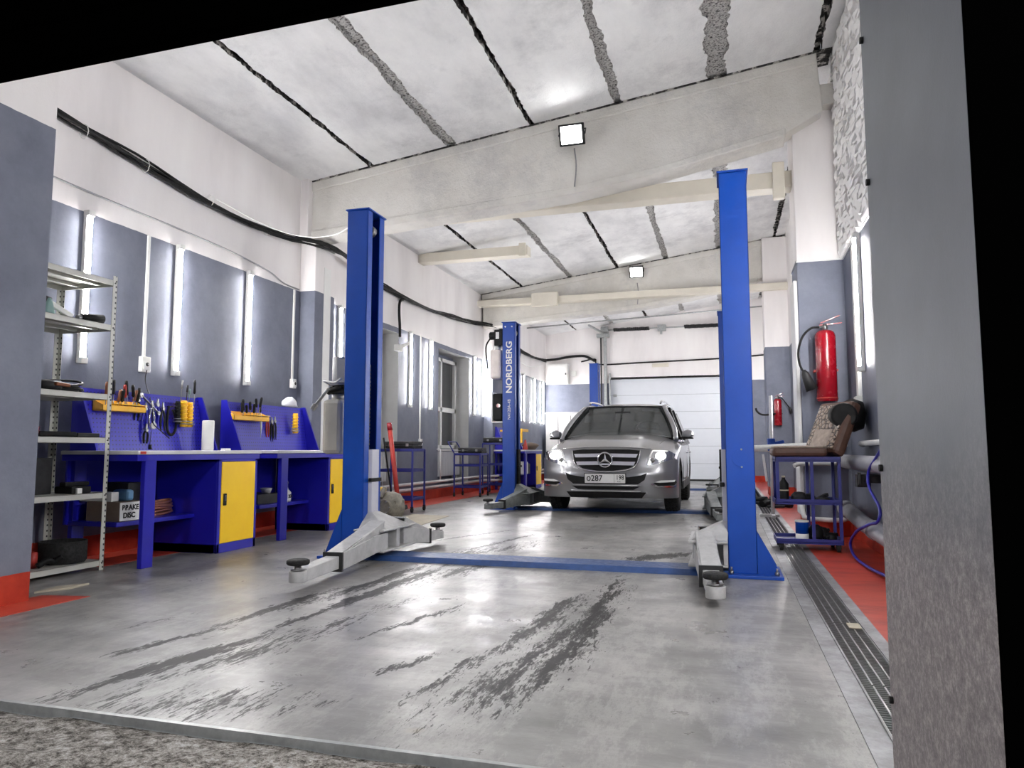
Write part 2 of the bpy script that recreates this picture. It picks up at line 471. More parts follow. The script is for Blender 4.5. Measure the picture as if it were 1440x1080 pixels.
# floor: two fields with the drain channel between them
f = MB()
f.add([(-5.0, YF, 0), (.45, YF, 0), (.45, YB, 0), (-5.0, YB, 0)], [(0, 1, 2, 3)])
f.add([(.615, YF, 0), (XR, YF, 0), (XR, YB, 0), (.615, YB, 0)], [(0, 1, 2, 3)])
f.add([(-5.35, 8.7, 0), (-5.0, 8.7, 0), (-5.0, 14, 0), (-5.35, 14, 0)], [(0, 1, 2, 3)])
f.add([(.45, YF, -.09), (.615, YF, -.09), (.615, YB, -.09), (.45, YB, -.09)], [(0, 1, 2, 3)], mi=1)
f.add([(.45, YF, -.09), (.45, YF, 0), (.45, YB, 0), (.45, YB, -.09)], [(0, 1, 2, 3)], mi=1)
f.add([(.615, YF, -.09), (.615, YF, 0), (.615, YB, 0), (.615, YB, -.09)], [(0, 1, 2, 3)], mi=1)
f.add([(-5.0, YF, 0), (XR, YF, 0), (XR, YF, -.12), (-5, YF, -.12)], [(0, 1, 2, 3)], mi=1)
struct(f, 'floor', ['floor', 'black'])
# exterior ground, uneven
g = MB(); nx, ny = 90, 40
random.seed(3)
for j in range(ny+1):
    for i in range(nx+1):
        x = -5.5+8*i/nx; y = -1.2+3.17*j/ny
        z = -.02+.018*math.sin(x*5.1+y*3)+.014*math.sin(x*11.7-y*7.3)+random.uniform(-.008, .008)
        if j >= ny-3: z = -.014-.012*(j == ny)+random.uniform(-.006, .006)
        g.v.append(Vector((x, y, z)))
for j in range(ny):
    for i in range(nx):
        a = j*(nx+1)+i; g.f.append((a, a+1, a+nx+2, a+nx+1)); g.sm.append(True); g.mi.append(0)
struct(g, 'ground', 'asphalt')
# threshold steel angle
t = MB(); t.box(-3.9, .36, 1.972, 1.99, -.035, .003)
struct(t, 'trim_1', 'galv')
# red floor stripes
t = MB(); t.box(XL, -4.42, 4.36, YB, -.02, .002); t.prism([(-3.9, 1.98), (-3.60, 1.98), (-3.60, 3.48), (-3.9, 3.42)], 'z', -.02, .0025)
struct(t, 'trim_2', 'red_floor')
t = MB(); t.box(.672, XR, YF, YB, -.02, .002); struct(t, 'trim_3', 'red_floor')
# drain borders
t = MB(); t.box(.375, .45, YF, YB, -.02, .004); t.box(.615, .672, YF, YB, -.02, .004)
t.box(.448, .454, YF, YB, -.03, .010); t.box(.611, .617, YF, YB, -.03, .010)
def drain_border():
    q = NT('drain_border_metal')
    c = q.ramp(q.noise(3, 8, .75), [(.3, rgb(88, 88, 86)), (.5, rgb(140, 140, 142)), (.7, rgb(176, 176, 182))])
    q.set(c, .45, .35); q.bump(q.noise(18, 5), .3, .005); return q.m
M['drainb'] = drain_border()
struct(t, 'trim_4', 'drainb')
# drain gratings: 1 m pieces
def grate(y0, y1, full):
    o = MB()
    for x in (.456, .4945, .5325, .5705, .609): o.box(x-.003, x+.003, y0, y1, -.028, .003)
    o.box(.4535, .4585, y0, y1, -.03, .005); o.box(.6065, .6115, y0, y1, -.03, .005)
    n = int((y1-y0)/(.022 if full else .045))
    for i in range(n+1):
        y = y0+.003+(y1-y0-.006)*i/n; o.box(.456, .609, y-.0018, y+.0018, -.024, 0)
    return o
ys = [YF+.02+i*1.0 for i in range(13)]
lab = ['steel drain grating nearest the doorway, beside the grey jamb', 'second drain grating in from the doorway, beside the red floor',
 'third drain grating in from the doorway, with a wood chip on its edge', 'drain grating in front of the right blue lift post base', 'drain grating just before the rolling seat cart', 'drain grating under the front casters of the rolling seat cart',
 'drain grating just beyond the rolling seat cart']
for i in range(12):
    y0 = ys[i]
    grate(y0, y0+.985, i < 6).build('drain_grate', 'steel', org=(.53, y0, 0), label=lab[i] if i < 7 else 'steel drain grating piece in the far half of the floor channel', cat='drain grate', group='gratings in the floor drain')
t = MB(); t.cb((.575, 3.92, .009), (.055, .10, .007), Matrix.Rotation(0, 4, 'Z')); t.build('wood_chip', 'card', bevel=.002, org=(.575, 3.92, .0), label='small flat wooden piece lying on the drain grating', cat='scrap')

# walls -------------------------------------------------------------
w = MB()
nich = [(8.95, 10.47), (12.16, 13.78)]
zb, zt = .17, 2.70
segs = [1.98, 8.95, 10.47, 12.16, 13.78, YB]
def q4(mb, a, b, c, d, mi=0): mb.add([a, b, c, d], [(0, 1, 2, 3)], mi=mi)
for a, b in zip(segs[::2], segs[1::2]):
    q4(w, (XL, a, 0), (XL, b, 0), (XL, b, 4.3), (XL, a, 4.3))
XN = -5.3
for a, b in nich:
    q4(w, (XL, a, 0), (XL, b, 0), (XL, b, zb), (XL, a, zb))
    q4(w, (XL, a, zt), (XL, b, zt), (XL, b, 4.3), (XL, a, 4.3))
    q4(w, (XN, a, zb), (XN, b, zb), (XN, b, zt), (XN, a, zt))
    q4(w, (XN, a, zb), (XN, b, zb), (XL, b, zb), (XL, a, zb))
    q4(w, (XN, a, zt), (XN, b, zt), (XL, b, zt), (XL, a, zt), 1)
    q4(w, (XN, b, zb), (XL, b, zb), (XL, b, zt), (XN, b, zt), 1)
    q4(w, (XN, a, zb), (XL, a, zb), (XL, a, zt), (XN, a, zt), 1)
M['reveal'] = paint('pale_reveal_paint', rgb(186, 187, 186), .6, var=.08, nscale=3)
struct(w, 'wall_left', ['wall', 'reveal'])
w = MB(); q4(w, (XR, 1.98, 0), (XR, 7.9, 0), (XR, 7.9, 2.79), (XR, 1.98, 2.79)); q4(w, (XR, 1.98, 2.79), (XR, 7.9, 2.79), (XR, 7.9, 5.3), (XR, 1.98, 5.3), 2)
rb = random.Random(4)
M['brickpaint'] = paint('white_painted_brick', rgb(244, 243, 241), .8, var=.04, nscale=5, bump=.5)
zz_ = 2.80; row = 0
while zz_ < 4.98:
    h_ = .062+rb.uniform(-.006, .008); yy_ = 1.9+(.13 if row % 2 else 0)
    while yy_ < 7.9:
        L_ = .235+rb.uniform(-.03, .02); e = min(7.895, yy_+L_)
        vs = []
        for y_ in (yy_, e):
            for z_ in (zz_, zz_+h_): vs.append((XR+.005, y_, z_))
        ym = (yy_+e)/2
        for y_ in (yy_+.004, ym, e-.004):
            for z_ in (zz_+.002, zz_+h_-.002): vs.append((XR-.028-rb.uniform(0, .034), y_+rb.uniform(-.006, .006), z_+rb.uniform(-.008, .008)))
        w.add(vs, [(4, 6, 7, 5), (6, 8, 9, 7), (0, 4, 5, 1), (2, 3, 9, 8), (0, 2, 8, 6, 4), (1, 5, 7, 9, 3)], False, None, 3)
        yy_ = e+.010+rb.uniform(0, .012)
    zz_ += h_+.009; row += 1
 
q4(w, (XR, 7.9, 0), (XR, YB, 0), (XR, YB, 5.3), (XR, 7.9, 5.3), 1)
struct(w, 'wall_right', ['wall', 'wall', 'crack', 'brickpaint'])  # dark backing colour stands in for deep shade in the gaps between bricks
# back wall with door opening
DX0, DX1, DZ = -3.08, .68, 2.85
w = MB(); Yb = YB
q4(w, (XL, Yb, 0), (DX0, Yb, 0), (DX0, Yb, 5.3), (XL, Yb, 5.3)); q4(w, (DX1, Yb, 0), (XR, Yb, 0), (XR, Yb, 5.3), (DX1, Yb, 5.3))
q4(w, (DX0, Yb, DZ), (DX1, Yb, DZ), (DX1, Yb, 5.3), (DX0, Yb, 5.3))
q4(w, (DX0, Yb, 0), (DX0, Yb, DZ), (DX0, Yb+.3, DZ), (DX0, Yb+.3, 0)); q4(w, (DX1, Yb, 0), (DX1, Yb, DZ), (DX1, Yb+.3, DZ), (DX1, Yb+.3, 0))
struct(w, 'wall_back', 'wall_back')
# front wall: pier, header, jamb block
w = MB(); w.box(-5.3, -3.83, 1.2, 3.28, 0, 4.6); struct(w, 'wall_front', 'wall')
w = MB(); w.prism([(-3.83, 2.225), (.365, 2.27), (.365, 5.4), (-3.83, 5.4)], 'y', 1.2, 1.98)
for k in range(3): w.prism([(-3.83, 2.215), (.365, 2.26), (.365, 2.275), (-3.83, 2.23)], 'y', 1.93-.2*k, 1.945-.2*k)
struct(w, 'trim_5', 'facade')
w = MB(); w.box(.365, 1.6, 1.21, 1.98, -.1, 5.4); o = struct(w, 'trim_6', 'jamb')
w = MB(); w.box(.3655, 2.6, 1.195, 1.21, -.1, 5.4); struct(w, 'trim_7', 'facade')
# screws on jamb edge
for i, (z, y) in enumerate(((1.905, 1.955), (1.53, 1.955), (.815, 1.955), (.27, 1.955))):
    m = MB(); m.cyl((.366, y, z), (.357, y, z), .0085, 12); m.build('screw', 'black', org=(.366, y, z), cat='screw', group='black screw heads along the jamb edge',
      label=['black screw head at the very top of the grey door jamb', 'black screw head beside the painted brick wall', 'black screw head level with the seat on the cart', 'black screw head low on the jamb beside the red floor'][i])
# pilasters
p = MB(); p.box(.755, 1.22, 7.9, 8.45, 0, 4.43); struct(p, 'trim_8', 'wall', .012)
p = MB(); p.box(.765, 1.22, 14.4, 14.95, 0, 4.9); struct(p, 'trim_9', 'wall', .012)
p = MB(); p.box(-5.0, -4.74, 7.66, 8.12, 0, 3.42); p.box(-5.0, -4.84, 7.62, 8.2, 3.4, 4.4); struct(p, 'trim_10', 'wall', .01)
p = MB(); p.box(-5.0, -4.74, 14.72, 15.2, 0, 4.3); struct(p, 'trim_11', 'wall', .01)
p = MB(); p.box(-4.78, -4.735, 7.86, 8.02, .8, 3.12); struct(p, 'trim_12', 'white_paint', .004)
# pale paint ledge under brick
p = MB(); p.box(.74, 1.2, 7.885, 7.9, 2.785, 2.80); p.box(.74, .755, 7.885, 8.45, 2.785, 2.80); p.box(1.185, 1.2, 1.98, 7.9, 2.782, 2.80); struct(p, 'trim_13', 'white_paint', .003)
# ceiling slabs with joints
c = MB()
joints = [(-4.03, .055, 1), (-3.0, .11, 0), (-2.02, .06, 1), (-1.05, .10, 0), (.02, .20, 0), (1.0, .07, 1)]
def cstrip(x0, x1, dz, mi, y0, y1, n=1):
    for k in range(n):
        a = y0+(y1-y0)*k/n; b = y0+(y1-y0)*(k+1)/n
        q4(c, (x0, a, zc(x0)+dz), (x1, a, zc(x1)+dz), (x1, b, zc(x1)+dz), (x0, b, zc(x0)+dz), mi)
def bay(y0, y1, seed):
    rnd = random.Random(seed); xs = [XL-.4]; N = int((y1-y0)/.035)
    edges = []
    for x, wd, k in joints:
        L = []; R_ = []; dl = dr = 0
        for i in range(N+1):
            dl = .82*dl+rnd.uniform(-1, 1)*wd*.10; dr = .82*dr+rnd.uniform(-1, 1)*wd*.10
            L.append(x-wd/2+dl+rnd.uniform(-1, 1)*.006); R_.append(x+wd/2+dr+rnd.uniform(-1, 1)*.006)
        edges.append((L, R_, k))
    prev = [XL-.4]*(N+1)
    for L, R_, k in edges+[([XR+.3]*(N+1), None, None)]:
        for i in range(N):
            a = y0+(y1-y0)*i/N; b = y0+(y1-y0)*(i+1)/N
            q4(c, (prev[i], a, zc(prev[i])), (L[i], a, zc(L[i])), (L[i+1], b, zc(L[i+1])), (prev[i+1], b, zc(prev[i+1])), 0)
            if R_:
                d = .035 if k == 0 else .08
                mi = 1 if k == 0 else 2
                q4(c, (L[i], a, zc(L[i])+d), (R_[i], a, zc(R_[i])+d), (R_[i+1], b, zc(R_[i+1])+d), (L[i+1], b, zc(L[i+1])+d), mi)
                q4(c, (L[i], a, zc(L[i])), (L[i+1], b, zc(L[i+1])), (L[i+1], b, zc(L[i+1])+d), (L[i], a, zc(L[i])+d), mi)
                q4(c, (R_[i], a, zc(R_[i])), (R_[i+1], b, zc(R_[i+1])), (R_[i+1], b, zc(R_[i+1])+d), (R_[i], a, zc(R_[i])+d), mi)
        if R_: prev = R_
bay(1.3, 7.72, 1); bay(7.72, 14.52, 2); bay(14.52, 20.6, 3)
struct(c, 'ceiling', ['ceiling', 'gravel', 'crack'])
# rafters
def rafter(y, name, xr=1.0, dz=0):
    r = MB()
    bot = [(-4.9, 3.47), (-4.5, 3.50), (-3.2, 3.60), (-1.6, 3.71), (-.6, 3.85), (.68, 4.11), (xr+.04, 4.3)]
    top = [(xr, zc(xr)-.03), (-4.9, zc(-4.9)-.03)]
    r.prism(bot+top, 'y', y+.02, y+.30)
    r.prism([(-4.92, zc(-4.92)-.13), (xr, zc(xr)-.12), (xr, zc(xr)-.012), (-4.92, zc(-4.92)-.012)], 'y', y, y+.32)
    r.prism([(-4.9, 3.44), (-4.5, 3.47), (-3.2, 3.57), (-1.6, 3.68), (-.6, 3.82), (.68, 4.08), (.68, 4.16), (-.6, 3.90), (-1.6, 3.77), (-3.2, 3.66), (-4.9, 3.54)], 'y', y, y+.32)
    r.box(.95, 1.2, y+.05, y+.28, 4.38, 4.6)
    return struct(r, name, 'beam', .012)
rafter(7.7, 'beam_1'); rafter(14.5, 'beam_2')
# dark shadow joint above rafters
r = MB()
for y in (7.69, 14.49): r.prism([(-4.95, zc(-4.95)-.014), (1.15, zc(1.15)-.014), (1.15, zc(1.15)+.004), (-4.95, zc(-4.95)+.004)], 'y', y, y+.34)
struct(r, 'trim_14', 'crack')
# horizontal ties
r = MB(); r.box(-4.95, .76, 8.08, 8.3, 3.665, 3.845); r.box(.56, .68, 8.02, 8.1, 3.53, 3.93); struct(r, 'beam_3', 'tie', .01)
r = MB(); r.box(-4.95, -3.02, 11.2, 11.42, 4.03, 4.19); r.box(-3.16, -3.04, 11.16, 11.2, 4.0, 4.22); struct(r, 'beam_4', 'tie', .01)
r = MB(); r.box(-4.95, 1.2, 14.28, 14.48, 3.86, 3.99); r.box(-3.75, -3.2, 14.2, 14.3, 3.78, 4.06); struct(r, 'beam_5', 'tie', .01)
# second post-tie jog on right wall
# back door (sectional)
d = MB(); n = 6; H = (DZ)/n
for i in range(n):
    d.box(DX0, DX1, Yb+.10, Yb+.14, i*H+.004, (i+1)*H-.004)
    d.box(DX0, DX1, Yb+.094, Yb+.1, i*H+.09, i*H+.10)
    d.box(DX0, DX1, Yb+.094, Yb+.1, (i+1)*H-.10, (i+1)*H-.09)
door = struct(d, 'door_1', 'door_panel', .003)
d = MB()
for i in range(1, n): d.box(DX0, DX1, Yb+.105, Yb+.135, i*H-.006, i*H+.006)
d.build('seam', 'door_seam', door)
d = MB(); d.box(DX0, DX1, Yb+.09, Yb+.15, 0, .05); d.build('bottom_seal', 'rubber', door)
d = MB(); d.box(DX0-.02, DX1, Yb-.0, Yb+.12, DZ-.02, DZ+.03); d.build('top_seal', 'dark', door)
for i in range(1, n):
    d = MB(); d.cb((DX0+.12, Yb+.08, i*H), (.09, .03, .07)); d.build('hinge', 'galv', door, .003)
# vertical rail of door, spring bar
t = thing('door_rail', 'vertical galvanised track at the left of the white sectional door, rising to the spring shaft', 'door track', (-3.2, Yb-.1, 0), world=True)
m = MB(); m.box(-3.24, -3.16, Yb-.12, Yb-.04, 0, 4.1); m.build('rail', 'galv', t, .004)
m = MB(); m.box(-3.1, -3.06, Yb-.1, Yb-.02, 0, 3.0); m.build('guide', 'galv', t, .003)
m = MB(); m.cyl((-3.32, Yb-.08, 0.2), (-3.32, Yb-.08, 4.1), .02, 8); m.build('chain_guard', 'dark', t)
t = thing('spring_shaft', 'horizontal torsion spring shaft with drum and motor box above the white back door', 'door mechanism', (-1.2, Yb-.12, 4.2), world=True)
m = MB(); m.cyl((-3.4, Yb-.14, 4.22), (.7, Yb-.14, 4.22), .018, 8); m.build('shaft', 'galv', t)
for x0, x1 in ((-2.95, -1.95), (-1.0, -.1)):
    m = MB(); m.tube([(x0+(x1-x0)*k/160, Yb-.14+.045*math.cos(k*1.3), 4.22+.045*math.sin(k*1.3)) for k in range(161)], .014, 6); m.build('spring', 'dark', t)
m = MB(); m.cyl((-3.3, Yb-.14, 4.22), (-3.1, Yb-.14, 4.22), .11, 18); m.box(-3.42, -3.08, Yb-.24, Yb-.02, 4.02, 4.12); m.bar((-3.5, 19.4, 4.24), (-3.2, Yb-.1, 4.12), .05, .05); m.build('drum', 'galv', t, .004)
m = MB(); m.box(-1.72, -1.5, Yb-.2, Yb-.02, 4.14, 4.3); m.box(-1.66, -1.6, Yb-.18, Yb-.1, 4.04, 4.14); m.build('motor_box', 'galv', t, .005)
# small plate on the back wall
m = MB(); m.box(-1.9, -1.45, Yb-.03, Yb, 3.14, 3.24); m.build('wall_plate', 'tie', bevel=.005, org=(-1.7, Yb, 3.19), label='small pale ledge plate on the white wall above the back door', cat='plate')
# conduit along back wall
m = MB(); m.tube([(-3.9, Yb-.04, 3.36), (-3.5, Yb-.04, 3.42), (-3.35, Yb-.05, 3.26), (-2, Yb-.04, 3.28), (0, Yb-.04, 3.32), (1.15, Yb-.04, 3.38)], .02, 6, 5)
m.build('cable', 'black', org=(-1.2, Yb-.04, 3.3), label='thin black cable running across the white wall above the back door', cat='cable')
m = MB(); m.cyl((-4.95, 18.3, 4.05), (1.2, 18.3, 4.32), .018, 8); m.build('ceiling_pipe', 'galv', org=(-1.2, 18.3, 4.18), label='thin pipe strung across the room just under the ceiling near the back door', cat='pipe')
# windows
for i, (a, b) in enumerate(nich):
    m = MB(); X = XN+.03
    y0, y1 = (a+.85, b) if i else (a+.1, b)
    y0 = a+.02
    z0, z1 = .88, 2.62
    for yy0, yy1, zz0, zz1 in ((y0, y1, z0, z0+.06), (y0, y1, z1-.07, z1), (y0, y0+.06, z0, z1), (y1-.09, y1, z0, z1), (y0, y1, 1.58, 1.67), ((y0+y1)/2-.04, (y0+y1)/2+.04, z0, z1)):
        m.box(XN, X+.05, yy0, yy1, zz0, zz1)
    fr = m.build('window_%d' % (i+1), 'white_paint', bevel=.004, kind='structure')
    m = MB(); m.box(XN+.005, X, y0+.03, y1-.03, z0+.03, z1-.03); m.build('glass', 'window_glass', fr)
    m = MB(); m.box(XN, XN+.22, a, b, .83, .865); m.build('window_sill', 'white_paint', fr, .004)
# radiators with ribs
for a, b, l in ((8.97, 10.4, 'white panel radiator in the niche behind the near lift post'), (12.45, 13.66, 'white ribbed radiator under the window beyond the near cart')):
    t = thing('radiator', l, 'radiator', (-5.15, (a+b)/2, .35), world=True)
    m = MB()
    n = int((b-a)/.05)
    for k in range(n):
        y = a+(b-a)*k/n; m.box(-5.19, -5.09, y+.006, y+.044, .36, .82)
    m.box(-5.18, -5.10, a, b, .38, .80); m.build('panel', 'radiator', t, .006)
    for yy in (b-.05, a+.05): m = MB(); m.cyl((-5.14, yy, .17), (-5.14, yy, .4), .014, 8); m.build('pipe', 'pipe_white', t)
# heating pipes along left wall
for z, l in ((.30, 'upper white heating pipe running along the left wall above the red skirt'), (.215, 'lower white heating pipe running along the left wall just above the red skirt')):
    m = MB(); m.tube([(-4.88, 8.3, z), (-4.88, 14.6, z), (-4.66, 14.68, z), (-4.66, 15.3, z), (-4.88, 15.4, z), (-4.88, 20, z)], .024, 10)
    if z > .25: m.cyl((-4.88, 12.12, .30), (-4.88, 12.12, .86), .014, 8); m.cyl((-4.88, 12.12, .86), (-5.0, 12.12, .86), .014, 8)
    m.build('heating_pipe', 'pipe_white', org=(-4.88, 8.3, z), label=l, cat='pipe')
# ================================================================ WALL LAMPS
def lamp(side, mt='led'):
    t = thing('wall_light', '', 'lamp')
    s = side
    m = MB(); m.box(0, .034*s, -.03, .03, -.61, .61); m.build('housing', 'white_plastic', t, .003)
    m = MB(); m.tube([(.032*s, 0, -.58), (.032*s, 0, .58)], .023, 14); m.build('light_tube', mt, t)
    for zz in (-.625, .578):
        m = MB(); m.box(.0, .058*s, -.031, .031, zz, zz+.047); m.build('end_cap', 'white_plastic', t, .003)
    return t
L0 = lamp(1); R0 = lamp(-1); R1 = lamp(-1, 'led_fill')
LL = [(4.56, 'vertical LED tube light on the left wall behind the metal shelf rack'), (5.59, 'vertical LED tube light above the first tool board, between the two conduits'),
 (6.65, 'vertical LED tube light on the left wall above the second tool board'), (8.60, 'vertical LED tube light just left of the tall near-left blue lift post'),
 (10.88, 'vertical LED tube light on the grey wall under the bent black hose'), (11.74, 'vertical LED tube light between the thin conduit and the window beyond it'),
 (14.05, 'left of the pair of LED tubes between the window and the lettered lift post'), (14.62, 'right of the pair of LED tubes between the window and the lettered lift post'),
 (17.86, 'vertical LED tube light showing right beside the lettered blue lift post'), (18.95, 'second LED tube light beyond the lettered lift post on the left wall'), (19.9, 'farthest LED tube light on the left wall, next to the back corner')]
for i, (y, l) in enumerate(LL):
    o = L0 if i == 0 else dup(L0)
    z = 2.17
    o.location = (XL+(.001 if not (abs(y-14.62) < .01) else .001), y, z); o['label'] = l; o['group'] = 'LED tubes on the left wall'
o = None
RL = [(6.98, 'bright vertical LED tube light on the right wall beside the grey door jamb'), (3.45, ''), (2.6, ''), (10.2, ''), (12.4, ''), (16.2, ''), (18.4, '')]  # all but the first are fill tubes added out of view
for i, (y, l) in enumerate(RL):
    o = R0 if i == 0 else (R1 if i == 1 else dup(R1))
    o.location = (XR-.001, y, 2.17); o['label'] = l or 'added fill LED tube on the right wall, unseen behind jamb or pilaster'; o['group'] = 'LED tubes on the right wall'
# tubes on inner face of the front wall pier side (out of the photo's view)
def flood(loc, label, sc_=1):
    t = thing('floodlight', label, 'lamp', loc, 0, 'floodlights on the rafters')
    t.rotation_euler = (math.radians(24), 0, 0)
    m = MB(); m.box(-.14, .14, -.03, .03, -.115, .115); m.build('housing', 'black', t, .008)
    m = MB(); m.box(-.115, .115, -.036, -.028, -.092, .092); m.build('lens', 'flood', t, .002)
    m = MB(); m.tube([(-.145, 0, 0), (-.145, .10, .05), (.145, .1, .05), (.145, 0, 0)], .009, 6); m.build('bracket', 'dark', t)
    return t
flood((-1.535, 7.58, 4.31), 'square black floodlight on the nearest white rafter')
flood((-1.62, 14.38, 4.40), 'small black floodlight on the second, farther rafter')
for i, (x, y) in enumerate(((-1.53, 7.69), (-1.62, 14.49))):
    m = MB(); m.tube([(x, y, 4.2), (x+.02, y-.005, 4.0), (x, y, 3.76)], .008, 6, 4); m.build('cable', 'grey_plastic', org=(x, y, 4.2), label=['thin cable dropping from the nearer floodlight down the rafter', 'thin cable dropping from the farther floodlight down the second rafter'][i], cat='cable')
# conduits and sockets on left wall
def conduit(y, z0, z1, name_l, w=.028):
    m = MB(); m.box(XL, XL+.018, y-w/2, y+w/2, z0, z1)
    m.build('conduit', 'white_plastic', bevel=.002, org=(XL, y, z0), label=name_l, cat='conduit', group='white conduits on the left wall')
conduit(5.22, 1.66, 2.78, 'white conduit with a socket below it between the first two wall tubes')
conduit(7.53, 1.70, 2.78, 'white conduit ending at a small socket above the second tool board')
conduit(8.3, 1.92, 2.78, 'white conduit down to the grey switch box beside the white trunking')
conduit(11.33, 1.02, 2.80, 'long thin white conduit on the grey wall between two LED tubes')
def socket(y, z, l, s=1, box=False):
    t = thing('wall_socket', l, 'socket', (XL, y, z), world=False)
    m = MB(); m.box(0, .045, -.05*s, .05*s, -.07*s, .07*s); m.build('housing', 'white_plastic', t, .006)
    m = MB(); m.box(.045, .055, -.038*s, .038*s, -.045*s, .02*s); m.build('cover', 'grey_plastic' if box else 'white_paint', t, .003)
    m = MB(); m.lathe([(.018, 0), (.018, .004), (.001, .005)], n=12, mat=Matrix.Translation((.055, 0, .0)) @ Matrix.Rotation(PI/2, 4, 'Y')); m.build('outlet', 'dark', t)
socket(5.22, 1.61, 'white wall socket above the first tool board with a black lead plugged in', 1)
socket(7.53, 1.64, 'small white wall socket above the white cloth on the second tool board', .8)
socket(8.3, 1.84, 'white and grey switch box left of the oil tank of the near lift', 1.2, True)
socket(11.33, .98, 'small white socket at the foot of the long thin conduit', .8)
m = MB(); m.tube([(XL+.05, 5.22, 1.56), (XL+.05, 5.21, 1.46), (-4.74, 5.10, 1.30), (-4.52, 4.9, 1.18), (-4.50, 4.88, 1.08), (-4.47, 4.98, .99), (-4.45, 5.02, .95)], .004, 6, 6)
m.build('lead', 'black', org=(XL+.05, 5.22, 1.56), label='thin black lead hanging from the socket down over the first blue tool board', cat='cable')
# main black cable bundle
cab = [(2.2, 3.52), (3.3, 3.50), (4.2, 3.43), (5.0, 3.385), (6.0, 3.345), (7.2, 3.33), (7.8, 3.35), (8.75, 3.325), (9.95, 3.32), (11.8, 3.335), (13.5, 3.42), (15.0, 3.47), (17.0, 3.36), (18.6, 3.36), (20.2, 3.42)]
t = thing('cable_bundle', 'thick black bundle of cables strapped along the white left wall', 'cable', (-4.9, 3.3, 3.45), world=True)
random.seed(5)
for k in range(7):
    m = MB(); a0 = random.uniform(0, 6)
    P = []
    for i, (y, z) in enumerate(catmull([(0, y, z) for y, z in cab], 4) and [(p.y, p.z) for p in catmull([(0, y, z) for y, z in cab], 4)]):
        a = a0+i*.35
        def sst(a, b, v): v = max(0, min(1, (v-a)/(b-a))); return v*v*(3-2*v)
        x = XL+.05+.22*sst(6.7, 7.6, y)*(1-sst(8.2, 9.6, y))+.22*sst(13.6, 14.65, y)*(1-sst(15.25, 16.4, y))
        wv = 1+.5*math.sin(y*2.1+k*1.7); P.append((x+.024*math.cos(a), y, z+.040*math.sin(a)*wv+random.uniform(-.006, .006)))
    P = [p for p in P if p[1] > 3.29]
    m.tube(P, .0125, 6); m.build('cable_strand', 'black', t)
m = MB()
for y, z in ((4.45, 3.415), (5.1, 3.38), (5.95, 3.348), (6.9, 3.332)):
    m = MB(); m.tube([(XL+.05+.042*math.cos(a*PI/4), y, z+.06*math.sin(a*PI/4)) for a in range(8)], .004, 5, closed=True); m.build('strap', 'white_plastic', t)
m = MB(); m.tube([(-4.86, 6.0, 3.37), (-4.6, 6.5, 3.22), (-4.1, 6.4, 3.04), (-3.5, 6.0, 2.90), (-2.93, 5.45, 2.845)], .006, 6, 8)
m.build('white_cable', 'white_plastic', org=(XL+.07, 6.2, 3.4), label='thin white cable drooping from the black bundle to the top of the near-left lift post', cat='cable')
m = MB(); m.tube([(XL+.012, 3.35, 2.985), (XL+.012, 4.6, 2.955), (XL+.012, 5.6, 2.95), (XL+.012, 6.4, 2.93), (XL+.012, 7.0, 2.88), (XL+.012, 7.3, 2.81), (XL+.012, 7.62, 2.80)], .009, 6, 6)
m.build('thin_wire', 'grey_plastic', org=(XL, 3.35, 2.98), label='thin painted wire running along the white wall above the grey paint', cat='cable')
m = MB(); m.tube([(XL+.03, 10.6, 3.28), (XL+.05, 10.4, 3.20), (XL+.07, 10.33, 3.02), (XL+.08, 10.34, 2.80), (XL+.09, 10.33, 2.62)], .022, 8, 6)
m.build('hose', 'black', org=(XL, 10.4, 3.28), label='short bent black corrugated hose dropping from the cable bundle near a wall tube', cat='hose')
m = MB(); m.box(XL, XL+.1, 10.30, 10.42, 2.40, 2.50); m.bar((XL+.05, 10.36, 2.45), (XL+.18, 10.52, 2.55), .02, .05); m.build('hook_bracket', 'white_plastic', bevel=.006, org=(XL, 10.36, 2.45), label='white bracket below the bent black hose on the left wall', cat='bracket')
m = MB(); m.tube([(XL+.05, 17.5, 3.34), (XL+.06, 17.35, 3.1), (XL+.05, 17.2, 2.9), (XL+.05, 17.25, 2.78)], .015, 6, 5); m.build('hanging_cable', 'black', org=(XL, 17.4, 3.3), label='black cable dropping from the bundle near the electrical cabinet', cat='cable')
m = MB(); m.tube([(XL+.08, 20.2, 3.42), (-4.6, 20.3, 3.45), (-4.3, 20.33, 3.5), (-4.0, 20.33, 3.52), (-3.75, 20.33, 3.5), (-3.5, 20.33, 3.36)], .035, 8, 5); m.build('cable_bundle', 'black', org=(XL, 20.2, 3.42), label='black cable bundle looping over the electrical cabinet on the back wall', cat='cable')
m = MB(); m.tube([(XL+.05, 15.3, 3.36), (XL+.06, 16.3, 3.18), (XL+.1, 18.2, 3.02), (-4.7, 20.0, 3.36)], .008, 6, 8); m.build('white_cable', 'white_plastic', org=(XL, 15.3, 3.36), label='thin white cable sagging along the far left wall toward the electrical cabinet', cat='cable')
